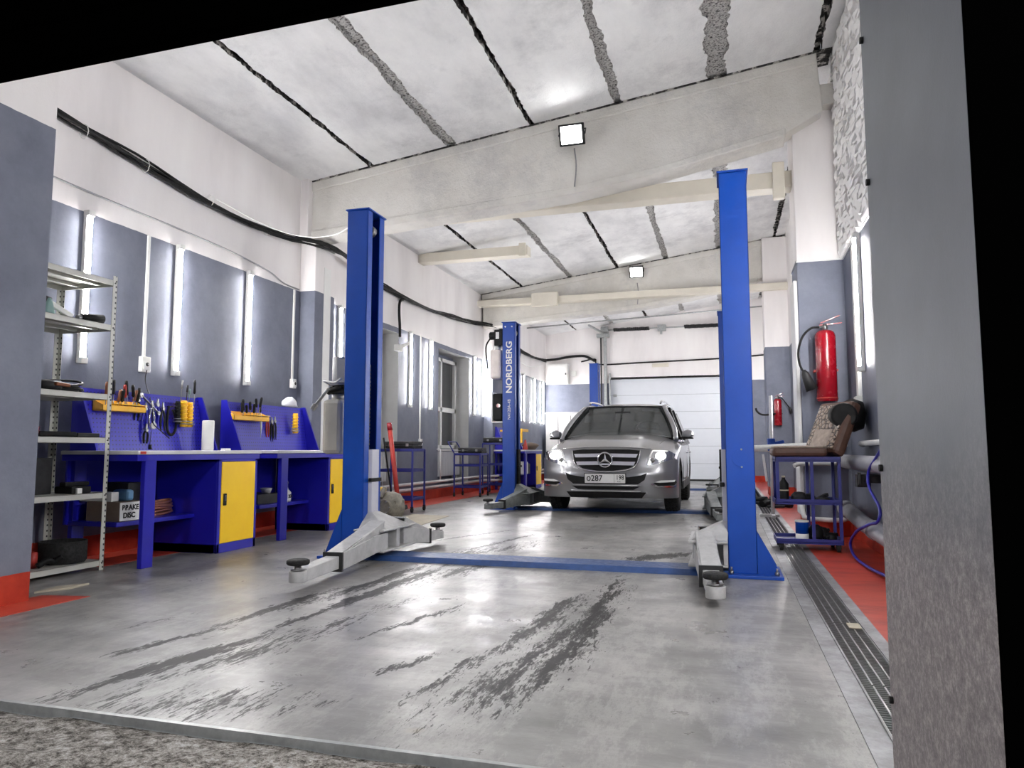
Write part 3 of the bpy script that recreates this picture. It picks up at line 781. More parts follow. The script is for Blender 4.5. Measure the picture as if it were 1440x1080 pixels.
# electrical cabinet + white locker at back
t = thing('electrical_cabinet', 'pale grey electrical cabinet high in the back left corner', 'cabinet', (-4.55, YB, 3.0), world=True)
m = MB(); m.box(-4.86, -4.25, 20.16, 20.4, 2.72, 3.30); m.build('housing', 'white_plastic', t, .008)
m = MB(); m.box(-4.83, -4.28, 20.14, 20.16, 2.75, 3.27); m.build('door', 'white_paint', t, .004)
m = MB(); m.cb((-4.31, 20.13, 3.0), (.03, .02, .05)); m.build('lock', 'dark', t)
m = MB(); m.box(-4.2, -4.05, 20.3, 20.4, 2.95, 3.1); m.build('junction_box', 'white_plastic', bevel=.006, org=(-4.1, 20.4, 3.0), label='small junction box to the right of the electrical cabinet', cat='box')
t = thing('wall_locker', 'white sheet metal locker standing in the back left corner behind the car', 'locker', (-4.0, 20, 0), world=True)
m = MB(); m.box(-4.84, -3.4, 19.9, 20.38, .02, 1.86); m.build('body', 'white_paint', t, .01)
for x in (-4.48, -4.12, -3.76): m = MB(); m.box(x-.006, x+.006, 19.892, 19.90, .08, 1.8); m.build('door_gap', 'dark', t)
m = MB(); m.box(-4.88, -3.38, 19.86, 20.4, 1.86, 1.9); m.build('top', 'worktop', t, .004)

# ================================================================ LIFTS
def make_lift(cx, y, w, zt, arm_mat, label, cover=True, front=None, arms=None, carr='lavender'):
    """two post lift; w = outer to outer"""
    t = thing('car_lift', label, 'car lift', (cx, y, 0), 0, None)
    pw, pd, th = .19, .30, .012
    for s in (-1, 1):
        xo = s*w/2; xi = xo-s*pw
        X0, X1 = min(xo, xi), max(xo, xi)
        m = MB()
        m.box(min(xo, xo-s*th), max(xo, xo-s*th), -pd/2, pd/2, .02, zt)
        m.box(X0, X1, -pd/2, -pd/2+th, .02, zt); m.box(X0, X1, pd/2-th, pd/2, .02, zt)
        m.box(min(xi, xi+s*th), max(xi, xi+s*th), -pd/2, -.065, .02, zt); m.box(min(xi, xi+s*th), max(xi, xi+s*th), .065, pd/2, .02, zt)
        post = m.build('post', 'lift_blue', t, .006)
        m = MB(); m.box(X0-.012, X1+.012, -pd/2-.012, pd/2+.012, zt, zt+.012); m.build('top_plate', 'lift_blue', post, .002)
        # pulley/chain inside
        m = MB(); m.cyl((xi+s*.06, -.03, zt-.14), (xi+s*.06, .03, zt-.14), .05, 14); m.build('pulley', 'steel', post)
        m = MB(); m.cyl((xi+s*.08, .02, .85), (xi+s*.08, .02, zt-.14), .006, 6); m.build('rope', 'steel', post)
        m = MB()
        z = .86
        while z < 1.55: m.box(xi+s*.03-.008, xi+s*.03+.008, -.04, -.01, z, z+.022); z += .032
        m.box(xi+s*.045-.004, xi+s*.045+.004, -.06, .01, .84, 1.56)
        m.build('lock_chain', 'black', post)
        # base plate and gussets
        m = MB(); bx0, bx1 = (X0-.10, X1+.05) if s > 0 else (X0-.05, X1+.10)
        bx0, bx1 = (X0-.02, X1+.16) if s > 0 else (X0-.16, X1+.02)
        m.box(bx0, bx1, -.24, .24, 0, .022); m.build('base_plate', 'lift_blue', t, .003)
        gh = .30 if s > 0 else .38
        for yy in (-pd/2, pd/2-.012):
            m = MB(); m.prism([(xo, .02), (xo+s*.14, .02), (xo+s*.135, .05), (xo, gh)], 'y', yy, yy+.012); m.build('gusset', 'lift_blue', t)
        for yy in (-.19, .19):
            for xx in (bx0+.04, bx1-.04): m = MB(); m.cyl((xx, yy, .02), (xx, yy, .045), .014, 6); m.cyl((xx, yy, .04), (xx, yy, .07), .007, 6); m.build('anchor_bolt', 'steel', t)
        # carriage
        m = MB(); m.box(min(xi-s*.03, xi+s*.05), max(xi-s*.03, xi+s*.05), -.06, .06, .28, .86); c = m.build('carriage', carr, t, .006)
        m = MB(); m.box(min(xi-s*.04, xi-s*.012), max(xi-s*.04, xi-s*.012), -.09, .09, .60, .63); m.build('rubber_guard', 'black', c, .004)
        # yoke: flared skirt, top and bottom plate, pivot pins
        yk = MB()
        xa, xb = xi, xi-s*.26
        x0, x1 = min(xa, xb), max(xa, xb)
        vs = [(xi-s*.03, -.06, .36), (xi+s*.01, -.06, .36), (xi+s*.01, .06, .36), (xi-s*.03, .06, .36), (xb+s*.02, -.22, .245), (xi, -.22, .245), (xi, .22, .245), (xb+s*.02, .22, .245)]
        yk.add(vs, [(0, 1, 2, 3), (4, 5, 6, 7), (0, 1, 5, 4), (1, 2, 6, 5), (2, 3, 7, 6), (3, 0, 4, 7)])
        yk.box(x0, x1, -.30, .30, .23, .245); yk.box(x0, x1, -.30, .30, .075, .09)
        yk.box(min(xi, xi-s*.03), max(xi, xi-s*.03), -.28, .28, .09, .23)
        yk.box(x0+.02, x1-.02, -.03, .03, .09, .23)
        yk = yk.build('yoke', arm_mat, t, .004)
        for yy in (-.2, .2):
            m = MB(); m.cyl((xi-s*.15, yy, .07), (xi-s*.15, yy, .275), .024, 12); m.build('pivot_pin', 'steel', yk)
            m = MB(); m.cyl((xi-s*.08, yy*.55, .245), (xi-s*.08, yy*.55, .29), .012, 8); m.build('bolt', 'steel', yk)
        # arms
        for d in (-1, 1):
            ex, ey = arms[(s, d)]
            p0 = Vector((xi-s*.15, d*.2, .16)); p1 = Vector((ex, ey, .085))
            dr = Vector((p1.x-p0.x, p1.y-p0.y, 0)); Lh = dr.length; dr.normalize()
            a0 = Vector((p0.x, p0.y, .155)); a1 = a0+dr*Lh*.60; a1.z = .10; a2 = Vector((p1.x, p1.y, .095))-dr*.05; a2.z = .085
            m = MB()
            side = Vector((-dr.y, dr.x, 0))
            def slab(pa, pb, wa, wb, ha, hb):
                vs = []
                for p, ww, hh in ((pa, wa, ha), (pb, wb, hb)):
                    for sx, sz in ((-1, -1), (1, -1), (1, 1), (-1, 1)): vs.append(p+side*ww/2*sx+Vector((0, 0, hh/2*sz)))
                m.add(vs, [(0, 1, 2, 3), (7, 6, 5, 4), (0, 4, 5, 1), (1, 5, 6, 2), (2, 6, 7, 3), (3, 7, 4, 0)])
            slab(Vector((a0.x, a0.y, .155))-dr*.05, a0+dr*Lh*.18+Vector((0, 0, -.01)), .15, .14, .13, .13)
            slab(a0+dr*Lh*.16+Vector((0, 0, -.012)), a1, .14, .13, .13, .115)
            # raised brace
            for o_ in (-.055, .055):
                q0 = a0+side*o_; q1 = a1+side*o_
                nrm = side*.008
                vs = [q0-nrm+Vector((0, 0, .05)), q0-nrm+Vector((0, 0, .15)), q1-nrm*1+Vector((0, 0, .045))]
                vs2 = [v+nrm*2 for v in vs]
                m.add(vs+vs2, [(0, 1, 2), (5, 4, 3), (0, 3, 4, 1), (1, 4, 5, 2), (2, 5, 3, 0)])
            slab(a0+Vector((0, 0, .145))-dr*.02, a1+Vector((0, 0, .055)), .12, .11, .012, .012)
            arm = m.build('arm', arm_mat, t, .004)
            m = MB(); slab(a1-dr*.08, a2, .10, .09, .085, .075); m.cyl(a2-Vector((0, 0, .037))+dr*.03, a2+Vector((0, 0, .03))+dr*.03, .055, 16); m.build('arm_extension', arm_mat, arm, .004)
            m = MB(); slab(a1-dr*.012, a1+dr*.012, .142, .142, .128, .128); m.build('collar', 'dark', arm)
            e = a2+dr*.03
            m = MB(); m.cyl((e.x, e.y, .10), (e.x, e.y, .155), .022, 12); m.cyl((e.x, e.y, .118), (e.x, e.y, .128), .045, 16); m.build('pad_screw', 'steel', arm)
            m = MB(); m.lathe([(.02, .15), (.062, .152), (.070, .160), (.070, .178), (.060, .184), (.001, .184)], (e.x, e.y, 0), 20); m.build('pad', 'rubber', arm)
    if cover:
        x0 = -w/2+pw+.0; x1 = -x0
        m = MB(); m.prism([(-.20, 0), (-.15, .035), (.12, .035), (.17, 0)], 'x', x0, x1); m.build('floor_cover', 'bar_blue', t, .003)
    return t
arms1 = {(-1, -1): (-1.16, -1.42), (-1, 1): (-1.17, .92), (1, -1): (1.315, -1.20), (1, 1): (1.22, 1.1)}
lift1 = make_lift(-1.385, 5.40, 3.15, 2.83, 'arm_grey', 'near blue two-post car lift with light grey arms spanning the foreground', arms=arms1)
def power_unit(t, x, y, z0, style):
    # x,y local; tank from z0 up
    if style == 0:
        m = MB(); m.box(x-.10, x+.08, y-.12, y+.12, z0, z0+.46); tk = m.build('oil_tank', 'tank_plastic', t, .035)
        m = MB(); m.cyl((x-.02, y, z0+.45), (x-.02, y, z0+.51), .05, 14); m.build('tank_neck', 'tank_plastic', tk)
        m = MB(); m.box(x-.06, x+.08, y-.07, y+.07, z0+.51, z0+.57); m.cyl((x-.09, y-.05, z0+.53), (x+.06, y-.05, z0+.56), .03, 10); m.cyl((x-.05, y, z0+.56), (x-.05, y, z0+.62), .022, 10); m.build('valve_block', 'black', t, .006)
        m = MB(); m.bar((x-.05, y-.1, z0+.55), (x-.17, y-.12, z0+.40), .022, .022); m.bar((x-.155, y-.12, z0+.42), (x-.19, y-.12, z0+.375), .035, .035); m.build('release_handle', 'steel', t, .004)
        m = MB(); m.cyl((x+.02, y, z0+.58), (x+.02, y, z0+.82), .085, 20); m.box(x+.02, x+.1, y-.1, y-.04, z0+.6, z0+.8); m.build('motor', 'grey_plastic', t, .004)
        m = MB(); m.tube([(x-.06, y-.02, z0+.58), (x-.11, y-.08, z0+.62), (x+.02, y-.13, z0+.60), (x+.09, y-.14, z0+.63)], .008, 6, 6); m.build('tank_hose', 'white_plastic', t)
    else:
        m = MB(); m.box(x-.11, x+.07, y-.11, y+.11, z0, z0+.44); tk = m.build('oil_tank', 'jug_plastic', t, .035)
        m = MB(); m.cyl((x-.02, y, z0+.43), (x-.02, y, z0+.50), .05, 14); m.build('tank_neck', 'white_plastic', tk)
        m = MB(); m.box(x-.05, x+.08, y-.08, y+.08, z0+.5, z0+.74); m.cyl((x-.14, y, z0+.66), (x, y, z0+.66), .06, 16); m.build('motor', 'black', t, .01)
        m = MB(); m.box(x-.02, x+.03, y-.088, y-.08, z0+.6, z0+.70); m.build('motor_label', 'white_paint', t)
        m = MB(); m.tube([(x-.13, y-.02, z0+.62), (x-.19, y-.03, z0+.50), (x-.18, y-.03, z0+.3), (x-.16, y-.03, z0+.16)], .012, 6, 5); m.build('tank_hose', 'black', t)
power_unit(lift1, -1.385-.48+.10, .12, .82, 0)
for s in (-1, 1):
    pass
# round boss with two bolts on right post front
m = MB(); m.cyl((1.575-.095, -.155, .80), (1.575-.095, -.15, .80), .055, 24); b = m.build('inspection_disc', 'lift_blue', lift1, .001)
for z in (.86, .74):
    m = MB(); m.cyl((1.49, -.162, z), (1.49, -.15, z), .007, 8); m.build('screw', 'steel', lift1)
# scuffs on the top right plate are paint wear
lift2_arms = {(-1, -1): (-1.66, -.75), (-1, 1): (-.95, 1.2), (1, -1): (1.42, -1.55), (1, 1): (1.25, 1.3)}
lift2 = make_lift(-1.487, 10.27, 3.25, 2.72, 'arm_dark', 'second blue two-post lift with NORDBERG lettering, around the parked car', arms=lift2_arms, carr='black')
lift2['label'] = 'second blue two-post lift with white vertical lettering, around the parked car'
power_unit(lift2, -1.625-.11, .02, 1.9, 1)
m = MB(); m.box(-1.79, -1.64, -.1, .1, 1.28, 1.68); cb_ = m.build('control_box', 'black', lift2, .02)
m = MB(); m.box(-1.81, -1.79, -.11, .1, 1.26, 1.70); m.box(-1.8, -1.64, -.11, .1, 1.25, 1.27); m.build('box_rim', 'white_plastic', cb_)
m = MB(); m.cyl((-1.70, -.1, 1.5), (-1.70, -.115, 1.5), .03, 12); m.build('switch', 'red', cb_)
fx = -1.625+.095
text('lettering', 'NORDBERG', 'white_paint', lift2, (fx+.01, -.152, 2.06), FRONT_UP, .125, .001, sx=1.15, bold=.003, org=(0, 0, 0))
text('model_lettering', 'N4120A-4B', 'white_paint', lift2, (fx+.01, -.152, 1.44), FRONT_UP, .062, .001, org=(0, 0, 0))
for xx in (-.05, .05):
    m = MB(); m.cyl((fx+xx, -.156, 2.66), (fx+xx, -.15, 2.66), .012, 8); m.build('screw', 'white_paint', lift2)
lift3_arms = {(-1, -1): (-1.0, -1.1), (-1, 1): (-.95, 1.1), (1, -1): (.95, -1.1), (1, 1): (.95, 1.1)}
lift3 = make_lift(-1.28, 16.0, 3.15, 2.75, 'arm_dark', 'third blue lift farthest back, its left post showing above the car roof', arms=lift3_arms)

# ================================================================ WORKBENCHES
def bench(y0, L, label, group):
    t = thing('workbench', label, 'workbench', (-4.06, y0, 0), 0, group)
    D = .70   # depth, x from 0 to -D
    m = MB(); m.box(-D, .01, 0, L, .822, .850); m.build('worktop', 'worktop', t, .004)
    m = MB(); m.box(-D, 0, .01, L-.01, .775, .822); m.build('apron', 'bench_blue', t, .004)
    for x in (0, -D+.05):
        m = MB(); m.box(x-.04, x, .085, .195, 0, .78); m.build('leg', 'bench_blue', t, .004)
    m = MB(); m.box(-D, -.23, .08, L-.5, .29, .325); m.build('lower_shelf', 'bench_blue', t, .006)
    m = MB(); m.box(-D, -D+.015, .05, L-.5, .30, .78); m.build('back_panel', 'bench_blue', t)
    # cabinet
    c0 = L-.56
    m = MB()
    m.box(-.64, -.02, c0, c0+.02, .0, .775); m.box(-.64, -.02, L-.06, L-.04, .0, .775); m.box(-.64, -.62, c0, L-.04, 0, .775)
    m.box(-.64, -.02, c0, L-.04, 0, .075); m.box(-.64, -.02, c0, L-.04, .755, .775)
    m.box(-.02, 0, c0, c0+.035, 0, .775); m.box(-.02, 0, L-.075, L-.04, 0, .775); m.box(-.02, 0, c0, L-.04, 0, .075); m.box(-.02, 0, c0, L-.04, .757, .775)
    m.build('cabinet', 'bench_blue', t, .003)
    m = MB(); m.box(-.016, .006, c0+.037, L-.077, .078, .755); d = m.build('door', 'yellow', t, .004)
    m = MB(); m.box(.006, .016, c0+.055, c0+.095, .39, .49); m.build('handle', 'black', d, .006)
    m = MB(); m.box(.016, .020, c0+.064, c0+.086, .43, .475); m.build('lock', 'chrome', d, .004)
    # tool panel, leaning back
    tx, bx = -D+.02, -D+.10
    m = MB(); m.add([(bx, .10, .85), (bx, L-.02, .85), (tx, L-.02, 1.335), (tx, .10, 1.335), (bx-.015, .10, .85), (bx-.015, L-.02, .85), (tx-.015, L-.02, 1.335), (tx-.015, .10, 1.335)],
      [(0, 1, 2, 3), (7, 6, 5, 4), (0, 4, 5, 1), (1, 5, 6, 2), (2, 6, 7, 3), (3, 7, 4, 0)])
    pg = m.build('tool_panel', 'peg', t)
    for y in (.085, L-.02):
        m = MB(); m.prism([(-D+.0, .85), (-D+.0, 1.345), (-D+.06, 1.345), (-D+.25, .86), (-D+.25, .85)], 'y', y-.008, y+.008)
        m.build('side_bracket', 'bench_blue', t)
    return t
g_ = 'blue workbenches along the left wall'
B1, B2, B3 = 4.27, 5.97, 14.8
bench1 = bench(B1, 1.45, 'blue workbench with a yellow cupboard door standing beside the metal shelf rack', g_)
lab2 = 'blue workbench with a yellow cupboard door partly behind the near lift oil tank'
bench2 = bench(B2, 1.50, lab2, g_)
bench3 = bench(B3, 1.5, 'far blue workbench between the lettered lift post and the car', g_)
m = MB(); m.box(.0101, .0115, .02, .075, .826, .846); m.build('label_strip', 'red_dull', bench1)
# ---- things on the tool boards.  board surface x at height z
def bxz(z, B=0): return -4.06-.70+.10-(z-.85)/.485*.08
def tray(y0, y1, z, label, gap=None):
    x = bxz(z)+.006
    t = thing('tool_tray', label, 'tool holder', (x, (y0+y1)/2, z), world=True)
    m = MB(); m.box(x, x+.10, y0, y1, z, z+.004); m.box(x+.096, x+.10, y0, y1, z, z+.045); m.box(x, x+.004, y0, y1, z, z+.09)
    m.prism([(x, z), (x+.1, z), (x+.1, z+.045), (x, z+.09)], 'y', y0, y0+.004); m.prism([(x, z), (x+.1, z), (x+.1, z+.045), (x, z+.09)], 'y', y1-.004, y1)
    m.build('pan', 'orange_yellow', t)
    m = MB(); m.box(x+.01, x+.11, (y0+y1)/2-.05, y1, z+.055, z+.061); m.build('rail', 'yellow', t)
    return t
tray(4.48, 4.92, 1.16, 'yellow tool tray full of screwdrivers on the first tool board, seen through the shelf rack')
tray(6.05, 6.62, 1.15, 'yellow tool tray with screwdrivers on the second tool board')
def screwdriver(base, tip_len, h, r, mat, lean, label, group):
    x, y, z = base
    t = thing('screwdriver', label, 'screwdriver', base, 0, group)
    t.rotation_euler = (lean[0], lean[1], 0)
    m = MB(); m.cyl((0, 0, 0), (0, 0, tip_len), .0035, 6); m.build('blade', 'steel', t)
    m = MB(); m.lathe([(.006, tip_len), (r, tip_len+.012), (r*.85, tip_len+h*.5), (r, tip_len+h*.8), (r*.7, tip_len+h), (.001, tip_len+h)], (0, 0, 0), 8); m.build('handle', mat, t)
random.seed(11)
hm = ['wood', 'black', 'black', 'dark', 'wood', 'black', 'red_dull', 'black']
for k in range(11):
    y = 4.56+k*.033; z = 1.17
    screwdriver((bxz(1.2)+.03+random.uniform(0, .05), y, z), random.uniform(.07, .13), random.uniform(.09, .12), .014, hm[k % 8], (random.uniform(-.25, .25), random.uniform(-.1, .15)),
      'dark-handled screwdriver standing in the yellow tray on the first tool board', 'screwdrivers in the first tray')
for k in range(8):
    y = 6.25+k*.042; z = 1.16
    screwdriver((bxz(1.2)+.04+random.uniform(0, .04), y, z), random.uniform(.06, .15), random.uniform(.08, .12), .014, 'black', (random.uniform(-.12, .12), random.uniform(-.06, .1)),
      'black-handled screwdriver standing in the yellow tray on the second tool board', 'screwdrivers in the second tray')
def pliers(y, z, L, mat, spread, label, group, lean=0):
    x = bxz(z)+.03
    t = thing('pliers', label, 'pliers', (x, y, z), 0, group); t.rotation_euler = (lean, 0, 0)
    m = MB(); m.cyl((-.01, 0, 0), (.012, 0, 0), .014, 12)
    m.prism([(-.014, 0), (-.004, .055), (.004, .055), (.014, 0)], 'x', -.006, .006); m.build('jaws', 'steel', t, .001)
    for s in (-1, 1):
        m = MB(); m.tube([(0, 0, 0), (0, s*.018, -L*.25), (0, s*spread, -L*.6), (0, s*spread*.8, -L)], lambda q: .006+.003*math.sin(q*PI), 8, 5); m.build('handle', mat, t)
    m = MB(); m.cyl((-.035, 0, .012), (.02, 0, .012), .003, 6); m.build('hook', 'steel', t)
g1 = 'pliers hanging on the first tool board'
P1 = [(4.93, 1.27, .17, 'black', .022, 'black-handled pliers hanging next to the first yellow tray'), (5.00, 1.20, .18, 'bench_blue', .026, 'blue-handled pliers hanging second from the first yellow tray'),
 (5.075, 1.22, .17, 'chrome', .03, 'bright steel-handled pliers hanging in the middle of the first tool board'), (5.14, 1.24, .2, 'bench_blue', .02, 'blue-handled cutters hanging right of the bright steel pliers'),
 (5.20, 1.21, .19, 'dark', .024, 'dark-handled pliers hanging left of the looped black strap wrench'), (4.985, 1.02, .11, 'black', .02, 'small black pliers hanging below beside the white tape roll')]
for y, z, L, mt, sp, l in P1: pliers(y, z, L, mt, sp, l, g1, random.uniform(-.1, .1))
m = MB(); x = bxz(1.15)+.04; m.tube([(x, 5.25, 1.24), (x, 5.235, 1.16), (x, 5.24, 1.03), (x, 5.29, .985), (x, 5.335, 1.03), (x, 5.335, 1.12), (x, 5.30, 1.21)], .011, 8, 6); m.cyl((x-.04, 5.27, 1.235), (x+.02, 5.27, 1.235), .004, 6); m.build('strap_wrench', 'black', org=(x, 5.27, 1.24), label='looped black strap wrench hanging left of the orange sockets', cat='wrench')
# diagonal spanner
m = MB(); m.bar((x, 4.93, 1.31), (x, 5.13, 1.17), .006, .022, (1, 0, 0)); m.cyl((x-.006, 4.93, 1.31), (x+.006, 4.93, 1.31), .02, 12); m.cyl((x-.006, 5.13, 1.17), (x+.006, 5.13, 1.17), .018, 12)
m.build('spanner', 'steel', bevel=.001, org=(x, 5.0, 1.27), label='long steel spanner hanging slantwise across the pliers on the first tool board', cat='spanner')
m = MB(); x = bxz(1.0)+.02
m.v and None
prof = [(.012, -.008), (.028, -.008), (.028, .008), (.012, .008), (.012, -.008)]
m.lathe(prof, (0, 0, 0), 20, Matrix.Translation((x+.01, 5.06, 1.06)) @ Matrix.Rotation(PI/2, 4, 'Y')); m.build('tape_roll', 'white_plastic', org=(x, 5.06, 1.06), label='small white roll of tape hanging in the middle of the first tool board', cat='tape')
m = MB(); m.cyl((x, 5.05, 1.02), (x, 5.04, .88), .0025, 5); m.cyl((x, 5.04, .90), (x, 5.04, .86), .011, 8, .02); m.build('test_lead', 'black', org=(x, 5.05, 1.02), label='thin black lead with a plug hanging below the white tape roll', cat='lead')
def ribbed(y, z, h, label, mat='orange_yellow', r=.035, grp=None):
    x = bxz(z)+.05
    t = thing('ribbed_tool_sleeve', label, 'tool holder', (x, y, z), 0, grp)
    m = MB(); m.lathe([(r*.8, 0), (r*.8, h), (r*.7, h+.005)], n=16); m.build('core', mat, t)
    m = MB()
    m.tube([(r*.86*math.cos(a*.5), r*.86*math.sin(a*.5), .01+(h-.02)*a/(16*PI*0+75)) for a in range(76)], .006, 6); m.build('spiral', 'yellow' if mat == 'orange_yellow' else 'black', t)
    m = MB(); m.lathe([(r*.8, .02), (r*1.35, .022), (r*1.35, .03), (r*.8, .032)], n=18); m.build('ring', 'steel', t)
    m = MB(); m.lathe([(r*.8, .045), (r*1.2, .047), (r*1.2, .053), (r*.8, .055)], n=18); m.build('ring', 'steel', t)
ribbed(5.40, 1.06, .23, 'orange spiral-ribbed sleeve on the first tool board, left of two', grp=None)
ribbed(5.475, 1.06, .22, 'orange spiral-ribbed sleeve on the first tool board, right of two')
ribbed(5.33, 1.08, .20, 'black spiral-ribbed sleeve beside the two orange ones', 'black', .026)
ribbed(7.16, 1.04, .22, 'orange spiral-ribbed sleeve at the right of the second tool board')
for k, (y, h) in enumerate(((5.40, .17), (5.47, .13), (5.5, .10))):
    x = bxz(1.3)+.05
    m = MB(); m.cyl((x, y, 1.25), (x+.004, y+.01, 1.30+h), .004, 6); m.cyl((x+.002, y+.008, 1.30+h*.6), (x+.004, y+.012, 1.31+h), .009, 8)
    m.build('hex_key', ['steel', 'dark', 'pale_green'][k], org=(x, y, 1.28), label=['tall thin steel driver sticking up from the orange sleeves', 'short dark driver sticking up from the right orange sleeve', 'short greenish driver at the right edge of the first tool board'][k], cat='driver')
screwdriver((bxz(1.3)+.03, 5.60, 1.27), .10, .13, .012, 'black', (0, 0), 'tall black-handled screwdriver standing at the right end of the first tool board', None)
g2 = 'pliers hanging on the second tool board'
for k, (y, z, L, mt, l) in enumerate(((6.70, 1.17, .18, 'red_dull', 'red-handled pliers hanging right of the second yellow tray'), (6.77, 1.15, .21, 'black', 'black-handled pliers hanging next to the red-handled pair'), (6.83, 1.16, .2, 'dark', 'dark pliers hanging rightmost on the second tool board'))):
    pliers(y, z, L, mt, .02, l, g2, .05)
m = MB(); x = bxz(1.15)+.09
m.lathe([(.001, -.14), (.012, -.02), (.009, .06), (.004, .10), (.001, .12)], (x, 6.50, 1.12), 10); m.build('marker', 'white_plastic', org=(x, 6.5, 1.12), label='white pointed marker hanging over the front of the second yellow tray', cat='marker')
m = MB()
random.seed(2)
v = []; N = 14
for j in range(7):
    for i in range(N):
        a = 2*PI*i/N; r = [1, 1.02, .98, .85, .62, .35, .02][j]*(1+.14*math.sin(a*3+j))
        v.append((-4.71+.05*r*math.cos(a), 7.15+.13*r*math.sin(a), 1.345+[0, .02, .04, .06, .075, .085, .085][j]*(1+.25*math.sin(a*2+1))))
fs = [(j*N+i, j*N+(i+1) % N, (j+1)*N+(i+1) % N, (j+1)*N+i) for j in range(6) for i in range(N)]+[tuple(reversed(range(N)))]
m.add(v, fs, True); m.build('cloth', 'cloth_white', org=(-4.7, 7.15, 1.345), label='crumpled white cloth on top of the second tool board', cat='cloth')
# white paper cylinder on the worktop
m = MB(); m.lathe([(.05, 0), (.052, .01), (.052, .265), (.047, .27), (.046, .262), (.001, .26)], (-4.49, 5.54, .85), 24); m.build('spray_can', 'white_plastic', org=(-4.49, 5.54, .85), label='plain white cylindrical container on the first workbench by the side bracket', cat='container')
m = MB(); m.box(-4.2, -4.15, 5.35, 5.42, .85, .868); m.build('small_box', 'white_plastic', bevel=.003, org=(-4.17, 5.38, .85), label='tiny white box on the front edge of the first workbench', cat='box')
# under bench 1
t = thing('cardboard_box', 'white and brown parts box lettered BRAKE DISC on the lower shelf of the first bench', 'box', (-4.42, 4.52, .325), world=True)
t['label'] = 'white-fronted brake parts box on the lower shelf of the first bench'
m = MB(); m.box(-4.62, -4.31, 4.39, 4.59, .325, .47); m.build('carton', 'brown_box', t, .003)
m = MB(); m.box(-4.310, -4.302, 4.39, 4.59, .33, .465); m.build('printed_face', 'white_paint', t)
SIDE = ((0, 0, 1), (1, 0, 0), (0, 1, 0))
text('lettering', 'BRAKE', 'black', t, (-4.3015, 4.485, .425), SIDE, .054, .0008, bold=.002)
text('lettering', 'DISC', 'black', t, (-4.3015, 4.475, .368), SIDE, .054, .0008, bold=.002)
m = MB(); m.box(-4.70, -4.40, 4.40, 4.47, .47, .54); m.build('carton', 'white_plastic', bevel=.004, org=(-4.55, 4.4, .47), label='small white carton lying on top of the brake parts box', cat='box')
m = MB(); m.box(-4.50, -4.36, 4.50, 4.58, .47, .555); m.build('bag', 'bag_blue', bevel=.02, org=(-4.45, 4.54, .47), label='small pale blue packet on top of the brake parts box', cat='packet')
m = MB(); m.box(-4.75, -4.5, 4.66, 4.80, .325, .60); m.build('dark_case', 'dark', bevel=.01, org=(-4.6, 4.7, .325), label='dark case behind the brake parts box on the lower bench shelf', cat='case')
for k in range(6):
    m = MB(); r = .15-.006*(k % 3)
    m.tube([(-4.53+r*.62*math.cos(a*PI/12), 4.99+r*math.sin(a*PI/12), .338+k*.019+.008*math.sin(a*PI/6+k)) for a in range(24)], .010, 6, closed=True)
    if k == 0: coil = thing('copper_cable_coil', 'loose coil of copper-coloured cable on the lower shelf of the first bench', 'cable coil', (-4.53, 4.99, .325), world=True)
    m.build('loop', 'copper', coil)
# under bench 2
m = MB(); m.box(-4.72, -4.36, 6.12, 6.52, .325, .42); m.box(-4.36, -4.35, 6.12, 6.52, .325, .335); m.build('drawer_case', 'dark', bevel=.004, org=(-4.5, 6.3, .325), label='black tray case on the lower shelf of the second bench', cat='case')
m = MB(); m.lathe([(.04, 0), (.06, .05), (.058, .052), (.038, .004), (.001, .004)], (-4.45, 6.38, .421), 18); m.build('bowl', 'white_plastic', org=(-4.45, 6.38, .421), label='small white bowl on the black case under the second bench', cat='bowl')
t = thing('bottle', 'white bottle with dark print on the lower shelf of the second bench', 'bottle', (-4.40, 6.66, .325), world=True)
m = MB(); m.lathe([(.045, 0), (.048, .01), (.048, .09), (.02, .12), (.015, .14), (.001, .14)], (-4.40, 6.66, .325), 18); m.build('body', 'white_plastic', t)
text('lettering', '204', 'black', t, (-4.350, 6.66, .375), SIDE, .05, .0008, bold=.001)
m = MB(); m.cyl((-4.45, 6.75, .325), (-4.45, 6.75, .50), .008, 8); m.cyl((-4.45, 6.75, .50), (-4.45, 6.73, .53), .014, 8); m.cyl((-4.45, 6.75, .325), (-4.45, 6.75, .345), .03, 12); m.build('hand_pump', 'steel', org=(-4.45, 6.75, .325), label='thin steel hand pump standing under the second bench', cat='pump')
# far bench items
m = MB(); m.box(-4.3, -4.1, 14.95, 15.25, .325, .60); m.build('canister', 'white_plastic', bevel=.03, org=(-4.2, 15.1, .325), label='white plastic canister on the lower shelf of the far workbench', cat='canister')
m = MB(); m.box(-4.35, -4.15, 15.35, 15.6, .325, .55); m.build('box', 'dark', bevel=.01, org=(-4.25, 15.5, .325), label='dark box beside the white canister under the far workbench', cat='box')
m = MB(); m.box(-4.25, -4.15, 14.95, 15.45, 1.24, 1.30); m.box(-4.22, -4.17, 14.98, 15.06, 1.0, 1.3); m.bar((-4.66, 15, 1.26), (-4.2, 15, 1.26), .04, .04); m.build('yellow_clamp', 'orange_yellow', bevel=.004, org=(-4.2, 15.2, 1.1), label='orange-yellow clamp rack above the far workbench', cat='clamp')
m = MB(); m.lathe([(.06, 0), (.06, .03), (.015, .22), (.001, .23)], (-4.25, 15.55, .85), 14); m.build('oil_can', 'red_dull', org=(-4.25, 15.55, .85), label='reddish oil can standing on the far workbench', cat='can')
m = MB(); m.lathe([(.10, 0), (.16, .06), (.20, .10), (.15, .14), (.001, .17)], (-4.25, 16.0, .85), 16); m.build('bag', 'brown_box', org=(-4.25, 16, .85), label='dull brown lump of cloth on the far workbench beside the car', cat='cloth')

